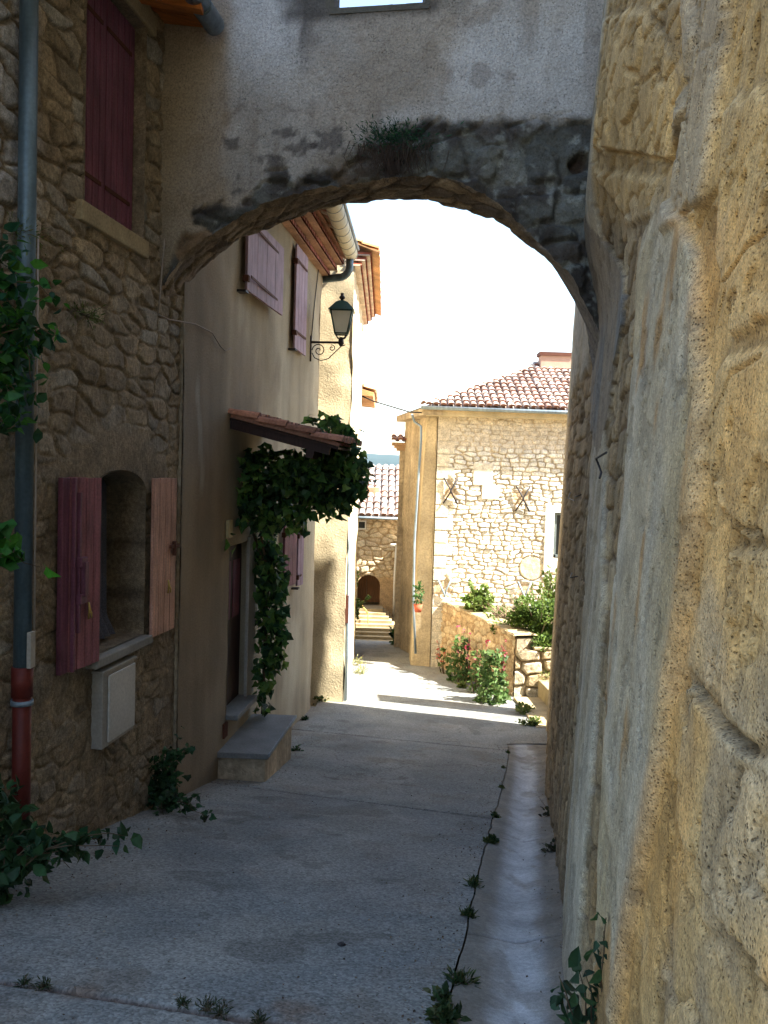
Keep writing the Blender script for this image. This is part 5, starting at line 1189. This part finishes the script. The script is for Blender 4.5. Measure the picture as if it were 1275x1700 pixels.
# creeper on the left edge, in front of the drainpipe
cr = []
cpx_ = [((-10, 560), (95, 560)), ((-10, 470), (90, 495)), ((-5, 520), (60, 640)), ((-10, 620), (40, 690)), ((-10, 540), (70, 560)), ((-10, 460), (30, 420)), ((-10, 600), (50, 580)), ((-10, 700), (20, 720)), ((-20, 480), (40, 530)), ((-20, 650), (30, 620))]
for k, (a, c_) in enumerate(cpx_): cr.append(arc(atY(*a, 5.7), atY(*c_, 5.9), .06, 7, .02, k))
trailing('hanging_creeper', atY(-20, 560, 5.7), 'leafy green creeper hanging in front of the drainpipe at mid height', 'creeper', cr, 42, .10, [(.03, .12, .025), (.02, .08, .04), (.05, .17, .02), (.02, .06, .02)], 'oval', 5, .055, .007)
cr = [arc(atY(-15, 900, 5.0), atY(60, 945, 5.2), .03, 5, .02, 4), arc(atY(-15, 880, 5.0), atY(20, 900, 5.0), .02, 4, .02, 5), arc(atY(-10, 930, 5.0), atY(35, 930, 5.1), .02, 4, .02, 6)]
trailing('creeper_sprig', atY(-20, 900, 5.0), 'small sprig of bright green leaves poking in at the left edge below the creeper', 'creeper', cr, 6, .13, [(.05, .20, .02), (.03, .14, .02)], 'vine', 6, .02, .005)
def tuft(name, c, label, cat, n, R_, size, cols, seed, group=None, shape='thin', nrm=(0, 0, 1), spread=.9):
    P_ = plant(name, c, label, cat, group); r = np.random.default_rng(seed); b = MB()
    d = r.normal(0, spread, (n, 3)) + np.array(nrm) * 1.1; d /= np.linalg.norm(d, axis=1, keepdims=True)
    L_ = R_ * r.uniform(.3, 1, (n, 1)); L_ = L_ * r.uniform(.35, 1, (n, 1)); kc = r.normal(0, 1, (4, 3)) * np.array([.22, .55, 0]) * R_; base = np.array(tuple(c))[None] + kc[r.integers(0, 4, n)] + r.normal(0, R_ * .14, (n, 3)) * np.array([1, 1, .05]); pts = base + d * L_ * .6
    leaves('foliage', pts, d, size, cols, P_, shape, nj=.25, seed=seed)
    stems([[np.array(tuple(c)) * .85 + base[i] * .15, base[i] + d[i] * L_[i]] for i in range(min(n, 14))], .004, P_, m=M['stem']); return P_
for k, (px, py, nn_, R_) in enumerate([(18, 390, 320, .26), (130, 525, 280, .18)]):
    tuft('wall_weed', hitL(px, py) + nL * .06, ['yellow-green feathery weed on the rubble wall left of the drainpipe top', 'yellow-green feathery weed with tiny mauve flowers growing from the rubble wall'][k], 'weed', nn_, R_, .035, YGREEN, 40 + k, nrm=(.8, 0, .3))
tuft('wall_weed', hitL(275, 60) + nL * .05, 'small dry weed high in the wall corner', 'weed', 1, .02, .01, YGREEN, 3) if False else None
# plants low on the left
rr_ = random.Random(5)
cb_ = hitG(20, 1440)
lines = []
for k, (px, py, dy) in enumerate([(60, 1380, 0), (110, 1400, 0), (150, 1390, .1), (205, 1385, .1), (195, 1405, 0), (120, 1440, 0), (80, 1420, 0), (30, 1380, 0), (40, 1460, 0), (20, 1500, 0), (10, 1400, 0), (175, 1398, .15), (5, 1340, 0), (140, 1425, 0)]):
    lines.append(arc(atY(-30 + 8 * (k % 4), 1480, 5.35), atY(px, py, 5.6 + dy), .12, 8, .015, 50 + k))
trailing('trailing_bush', atY(-20, 1480, 5.4), 'dark leafy bush with trailing runners at the bottom left by the pipe foot', 'bush', lines, 26, .10, DGREEN, 'oval', 51, .035, .006)
c = atY(-5, 1340, 5.6); P_ = plant('dark_shrub', c, 'dark broad-leaved shrub in front of the red pipe foot at the left edge', 'shrub')
p, d = blob(atY(5, 1365, 5.7), (.16, .2, .26), 120, rv, .2); leaves('foliage', p, d, .12, DGREEN, P_, 'oval', seed=61); stems([[c + Vector((0, 0, -.6)), c, c + Vector((0, 0, .2))]], .012, P_)
g0_ = hitG(265, 1345); lines = []
for k, (px, py, dy) in enumerate([(300, 1225, .2), (285, 1245, .1), (310, 1240, .2), (260, 1270, 0), (275, 1260, 0), (250, 1300, 0), (300, 1330, -.3), (325, 1340, -.4), (345, 1365, -.6), (270, 1350, -.4), (240, 1330, -.1), (310, 1345, -.5), (290, 1290, 0), (245, 1260, 0)]):
    lines.append(arc(g0_ + Vector((0, .1, .05)), atY(px, py, g0_.y + .1 + dy), .08, 7, .02, 70 + k))
trailing('ivy_clump', g0_, 'dark ivy clump climbing the foot of the stone wall and spilling on the street', 'ivy', lines, 34, .075, DGREEN, 'vine', 71, .045, .006)
# arch fern with dry roots
fa = hitA(655, 235); FP = plant('arch_fern', fa, 'green fern tuft growing from the arch crown with dry roots hanging below', 'fern')
r = np.random.default_rng(81); n = 900; base = np.array(tuple(fa)); c0 = r.normal(0, 1, (n, 3)) * np.array([.17, .06, .07]) + base + np.array([0, -.10, 0])
d = (c0 - base) * 2 + np.array([0, -.3, .25]); leaves('foliage', c0, d, .05, [(.012, .05, .025), (.02, .075, .035), (.03, .09, .03)], FP, 'thin', nj=.5, seed=82)
b = MB()
for k in range(150):
    x0 = random.gauss(0, .16); s0 = fa + Vector((x0, -.07 - random.random() * .06, -.04 - random.random() * .05)); L_ = random.uniform(.12, .36)
    b.tube([s0, s0 + Vector((random.gauss(0, .03), -.02, -L_ * .5)), s0 + Vector((random.gauss(0, .06) - x0 * .1, .0, -L_))], [.004, .003, .0015], 4, cap=False)
b.build('dry_roots', M['root'], FP)
for k, (px, py, R_) in enumerate([(462, 318, .10), (780, 215, .08)]): pass
# weeds along the channel joint
wl = [(843, 1250, .05), (835, 1275, .06), (832, 1308, .06), (824, 1356, .07), (814, 1398, .13), (786, 1468, .13), (775, 1518, .11), (762, 1625, .15), (742, 1690, .15)]
lab = ['tiny weed at the far end of the drain channel joint', 'tiny weed in the channel joint, second from the far end', 'small weed in the channel joint, third from the far end', 'small weed in the joint just beyond the round green tuft', 'round green tuft in the joint, bushiest of the row', 'spiky dark weed in the joint, below the round tuft', 'low grass tuft in the joint, third from the camera', 'sprawling long-bladed weed in the joint near the camera', 'weed at the bottom edge of the picture in the channel joint']
for k, ((px, py, R_), l_) in enumerate(zip(wl, lab)):
    g_ = hitG(px, py); R_ *= .62; rw = random.Random(k); tuft('joint_weed', g_ + Vector((0, 0, -.01)), l_, 'weed', int(90 + 1600 * R_), R_, .025 + R_ * .30, [(.03, .06, .02), (.05, .08, .025), (.09, .10, .03)], 90 + k, 'weeds growing along the joint beside the drain channel', spread=(.45, .9, .6, .5, .6, .9, .5, 1.4, .6)[k], shape='thin' if k in (1, 5, 6, 7) else 'oval', nrm=(rw.uniform(-.4, .4), rw.uniform(-.4, .2), 1.1))
# moss / grass along the near joint
for k, (px, py, R_) in enumerate([(45, 1632, .06), (75, 1638, .05), (300, 1668, .05), (345, 1678, .07), (430, 1696, .05), (365, 1683, .06)]):
    g_ = hitG(px, py); tuft('joint_grass', g_, ['grass blades at the left end of the nearest slab joint', 'low moss tuft just right of the leftmost grass blades', 'thin moss in the middle of the nearest slab joint', 'dark green moss pad right of the middle of the nearest joint', 'last moss patch at the right end of the nearest joint', 'low moss close to the dark green pad in the nearest joint'][k], 'moss', 90, R_, .03, [(.03, .05, .02), (.05, .06, .02)], 120 + k, 'moss and grass in the nearest slab joint')
# weeds at the foot of the right wall
def wallfoot(px, py, up=0): p = hitR(px, py); return p
for k, (px, py, R_, n_, l_) in enumerate([(932, 1335, .22, 340, 'dull green weed clump at the foot of the right wall'), (918, 1395, .10, 80, 'thin dry weed just nearer than the clump by the right wall')]):
    g_ = hitG(px, py + 20); g_.x = min(g_.x, float(rbase(g_.y)) + .02); tuft('wall_foot_weed', g_, l_, 'weed', n_, R_ * 1.2, .05, [(.035, .05, .02), (.06, .065, .03), (.05, .04, .025)], 140 + k, spread=.8, shape='oval')
lines = []; gb = hitG(990, 1710)
bs_ = Vector((.88, 3.15, -2.45))
for k, (px, py) in enumerate([(1005, 1520), (1000, 1580), (1012, 1600), (930, 1620), (940, 1650), (960, 1600), (975, 1620), (1010, 1640), (950, 1690), (990, 1660), (935, 1670), (1015, 1690), (1000, 1550), (985, 1640)]):
    lines.append(arc(bs_, atY(px, py, 3.1 + .1 * ((k * 7) % 4 - 1.5) / 2), .03, 8, .01, 150 + k))
trailing('broadleaf_shrub', bs_, 'young broad-leaved shrub rising at the bottom of the right wall near the camera', 'shrub', lines, 17, .075, [(.03, .075, .035), (.04, .09, .035), (.025, .055, .03)], 'oval', 151, .020, .005, droop=.2)
# small plants by the doorstep and the sunlit corner
for k, (px, py, R_, n_, l_, sh) in enumerate([(492, 1246, .12, 26, 'small leafy weed at the right side of the doorstep', 'oval'), (508, 1195, .12, 30, 'low weed at the foot of the cream house corner', 'oval'), (535, 1165, .28, 170, 'sprawling weed at the foot of the sunlit end wall', 'oval'), (562, 1148, .22, 120, 'yellow weed at the corner below the thin downpipe', 'oval')]):
    g_ = hitG(px, py); tuft('street_weed', g_, l_, 'weed', n_, R_, .07, [(.05, .09, .03), (.12, .14, .04)] if k > 1 else DGREEN, 160 + k, shape=sh)
for k, (px, py, R_) in enumerate([(590, 1105, .5), (600, 1118, .3)]):
    g_ = hitG(px, py); P_ = tuft('flowering_weed', g_, ['tall pale flowering weed against the white wall across the street bend', 'low bleached weed in front of the tall flowering one'][k], 'weed', 160, R_, .10, [(.22, .24, .08), (.30, .30, .14)], 170 + k, shape='thin')
# small dark stone
g_ = hitG(566, 1570); b = MB(); rs = random.Random(2); V_ = []
for i in range(5):
    for j in range(8):
        a = j / 8 * 2 * math.pi; t = i / 4 * math.pi; q_ = .022 * rs.uniform(.8, 1.2); V_.append(g_ + Vector((math.cos(a) * math.sin(t) * q_ * 1.3, math.sin(a) * math.sin(t) * q_, .008 + math.cos(t) * q_ * .6)))
b.add(V_, [(i * 8 + j, i * 8 + (j + 1) % 8, (i + 1) * 8 + (j + 1) % 8, (i + 1) * 8 + j) for i in range(4) for j in range(8)]); o = b.build('pebble', M['iron']); tag(o, 'small dark pebble lying on the concrete slab in the foreground', 'pebble')
# hollyhocks by the garden wall
def hollyhock(px, py, h, label, flower, seed, dense=1.0, wide=.28):
    g_ = hitG(px, py); r = np.random.default_rng(seed); P_ = plant('hollyhock', g_, label, 'flower', 'hollyhocks growing against the garden wall'); lines = []
    ns = 4
    for k in range(ns):
        a = Vector((r.normal(0, .10), r.normal(0, .15), 0)); hh = h * r.uniform(.65, 1.0); lines.append([g_ + a * .4, g_ + a + Vector((0, 0, hh * .5)), g_ + a * 1.4 + Vector((r.normal(0, .05), 0, hh))])
    stems(lines, .014, P_, m=M['stem']); pts = []; ds = []
    n = int(250 * dense); z = r.random(n) ** 1.3 * h * .75; rad = wide * (1 - .6 * z / h); a = r.random(n) * 6.28
    q = np.stack([g_.x + np.cos(a) * rad * r.random(n) ** .5, g_.y + np.sin(a) * rad * 1.3 * r.random(n) ** .5, g_.z + z], -1)
    leaves('foliage', q, np.stack([np.cos(a), np.sin(a), -.1 + 0 * a], -1), .13, [(.06, .12, .03), (.10, .17, .05), (.13, .20, .06)], P_, 'vine', seed=seed)
    fp = []; 
    for l in lines:
        for t in np.linspace(.55, 1, 3): fp.append(l[1].lerp(l[2], (t - .5) * 2) if t > .5 else l[0].lerp(l[1], t * 2))
    f_ = np.repeat(np.array([tuple(v) for v in fp]), 4, 0); f_ = f_ + r.normal(0, .02, f_.shape)
    leaves('flowers', f_, r.normal(0, 1, f_.shape) + np.array([-.3, -1, .1]), .058, flower, P_, 'vine', M['petal'], seed=seed + 1, var=.2, kind='stuff')
    return P_
PINK = [(.60, .08, .22), (.70, .16, .30)]; RED = [(.32, .02, .05), (.22, .015, .04), (.45, .12, .14)]
hollyhock(762, 1132, 1.55, 'tall hollyhock with pale pink flowers, far plant of the pair', PINK, 201, .9)
hollyhock(818, 1166, 1.55, 'bushy hollyhock with dark red flowers at the near end of the garden wall', RED, 202, 1.5, .36)
hollyhock(738, 1118, .9, 'small sparse hollyhock with salmon flowers farthest along the garden wall', [(.6, .15, .1)], 203, .15, .15)
hollyhock(792, 1150, 1.35, 'slim hollyhock between the pale pink and dark red ones', RED, 204, .35, .2)
# terrace shrubs
def shrub(name, c, rad, n, size, cols, label, seed, shape='oval', cat='shrub'):
    P_ = plant(name, (c[0], c[1], c[2] - rad[2]), label, cat); r = np.random.default_rng(seed); P0, D0 = [], []; R3_ = np.array(rad); cv = Vector(c); ln = []
    for k in range(16):
        off = r.normal(0, .45, 3); off[2] = r.uniform(-.7, .5); cc_ = np.array(tuple(c)) + off * R3_; p, d = blob(cc_, R3_ * r.uniform(.22, .45), n // 22, r, .2); P0.append(p); D0.append(d)
        ln.append([cv + Vector((off[0] * .2 * rad[0], 0, -rad[2] * 1.1)), Vector(cc_) * .5 + cv * .5, Vector(cc_)])
    for k in range(22):                        # stray shoots
        a = np.array([r.normal(0, .5), r.normal(0, .5), r.uniform(-.2, .5)]); v = a + np.array([0, 0, .5]); v = v / np.linalg.norm(v); t = np.linspace(.2, 1, 14)[:, None]
        q0 = np.array(tuple(c)) + a * R3_; q1 = q0 + v * R3_ * r.uniform(.45, .9) + r.normal(0, .05, 3); P0.append(q0 + (q1 - q0) * t + r.normal(0, .02, (14, 3))); D0.append(np.tile(v, (14, 1))); ln.append([cv + Vector((0, 0, -rad[2] * .6)), Vector(q0), Vector(q1)])
    leaves('foliage', np.concatenate(P0), np.concatenate(D0) + np.array([0, 0, .5]), size, cols, P_, shape, seed=seed)
    stems(ln, .012, P_); return P_
shrub('round_shrub', atY(897, 1030, 21.0), (.95, .8, .72), 10500, .085, [(.09, .15, .025), (.13, .19, .04), (.06, .11, .02)], 'large rounded bright green shrub on the terrace against the wall edge', 211)
shrub('leafy_shrub', atY(795, 1005, 23.2), (.33, .4, .5), 1000, .11, [(.12, .19, .04), (.18, .24, .06)], 'loose pale green shrub behind the coping of the garden wall', 212, 'vine')
shrub('tall_shrub', atY(922, 990, 22.5), (.35, .4, .6), 1100, .10, [(.12, .18, .04), (.18, .22, .06)], 'taller yellow-green shrub behind the rounded one, below the white window', 213)
shrub('dry_shrub', atY(838, 1020, 22.3), (.35, .4, .32), 900, .06, [(.20, .20, .08), (.26, .22, .12), (.30, .16, .16)], 'dry straw-coloured shrub between the two green ones', 214, 'thin')
for k, (px, py, R_, l_) in enumerate([(862, 1185, .3, 'sunlit weed in front of the terrace steps'), (905, 1130, .28, 'dry grass against the big squared stones of the terrace'), (765, 1142, .12, 'small weed at the gutter edge below the pale pink hollyhock'), (880, 1203, .2, 'last low weed at the end of the lower step edge')]):
    g_ = hitG(px, py) if k != 1 else Vector((atY(905, 1125, gn.y - .1))); tuft('terrace_weed', g_, l_, 'weed', 150, R_, .09, [(.10, .15, .03), (.18, .20, .06)], 220 + k, shape='thin' if k == 1 else 'oval')
# plants farther down the street
shrub('street_shrub', atY(664, 1064, 29.0), (.28, .3, .35), 800, .10, DGREEN + GREEN, 'dark green shrub at the foot of the corner house flank', 231)
g_ = hitG(697, 1080); g_.y = 24.4; g_ = atY(694, 1010, 24.35)
P_ = plant('potted_flower', g_, 'small red-potted plant fixed on the ochre pier of the corner house', 'potted plant')
b = MB(); b.tube([g_ + Vector((0, 0, -.10)), g_ + Vector((0, 0, .12))], [.09, .13], 12); b.build('pot', mat('terracotta pot', (.42, .10, .05)), P_); p, d = blob(g_ + Vector((0, 0, .42)), (.14, .14, .32), 130, rv); leaves('foliage', p, d, .09, GREEN, P_, 'oval', seed=232)
shrub('wall_creeper', atY(578, 1000, 29.5), (.38, .35, 1.15), 2600, .11, [(.10, .15, .03), (.17, .21, .06)], 'tall sunlit yellow-green creeper left of the arched doorway', 233, 'vine', 'creeper')
g_ = hitG(566, 1092)

# leaf litter and grit, mostly along the edges
r = np.random.default_rng(301); n = 2600; ly = 3.2 + 12 * r.random(n) ** 1.4; side = r.random(n)
xl_ = -3.6 + .14 * ly + .15; xr_ = crackx(ly); xx_ = np.where(side < .35, xl_ + np.abs(r.normal(0, .35, n)), np.where(side < .65, xr_ - np.abs(r.normal(0, .25, n)), np.where(side < .75, rbase(ly) + .02 - np.abs(r.normal(0, .1, n)), xl_ + (xr_ - xl_) * r.random(n))))
zz_ = gz(xx_, ly) + .008 + np.where(xx_ > xr_, .05, 0)
d_ = r.normal(0, 1, (n, 3)); d_[:, 2] *= .12
o = leaves('street_litter', np.stack([xx_, ly, zz_], -1), d_, .016, [(.13, .08, .05), (.20, .15, .10), (.07, .05, .035), (.30, .27, .22)], None, 'oval', nj=.05, seed=302); tag(o, 'scattered dry leaf bits and grit on the concrete street', 'litter', kind='stuff')
HAZE = 0.00004
# ================================================================== AIR
b = MB(); b.box((-3000, -60, -200), (3000, 4800, 420)); hz = b.build('haze', None)
m = bpy.data.materials.new('haze'); m.use_nodes = True; n = m.node_tree.nodes; n.remove(n['Principled BSDF']); v = n.new('ShaderNodeVolumePrincipled')
v.inputs['Color'].default_value = (.58, .78, 1.0, 1); v.inputs['Density'].default_value = HAZE; v.inputs['Anisotropy'].default_value = .2
m.node_tree.links.new(v.outputs[0], n['Material Output'].inputs['Volume']); hz.data.materials.append(m); tag(hz, kind='stuff')
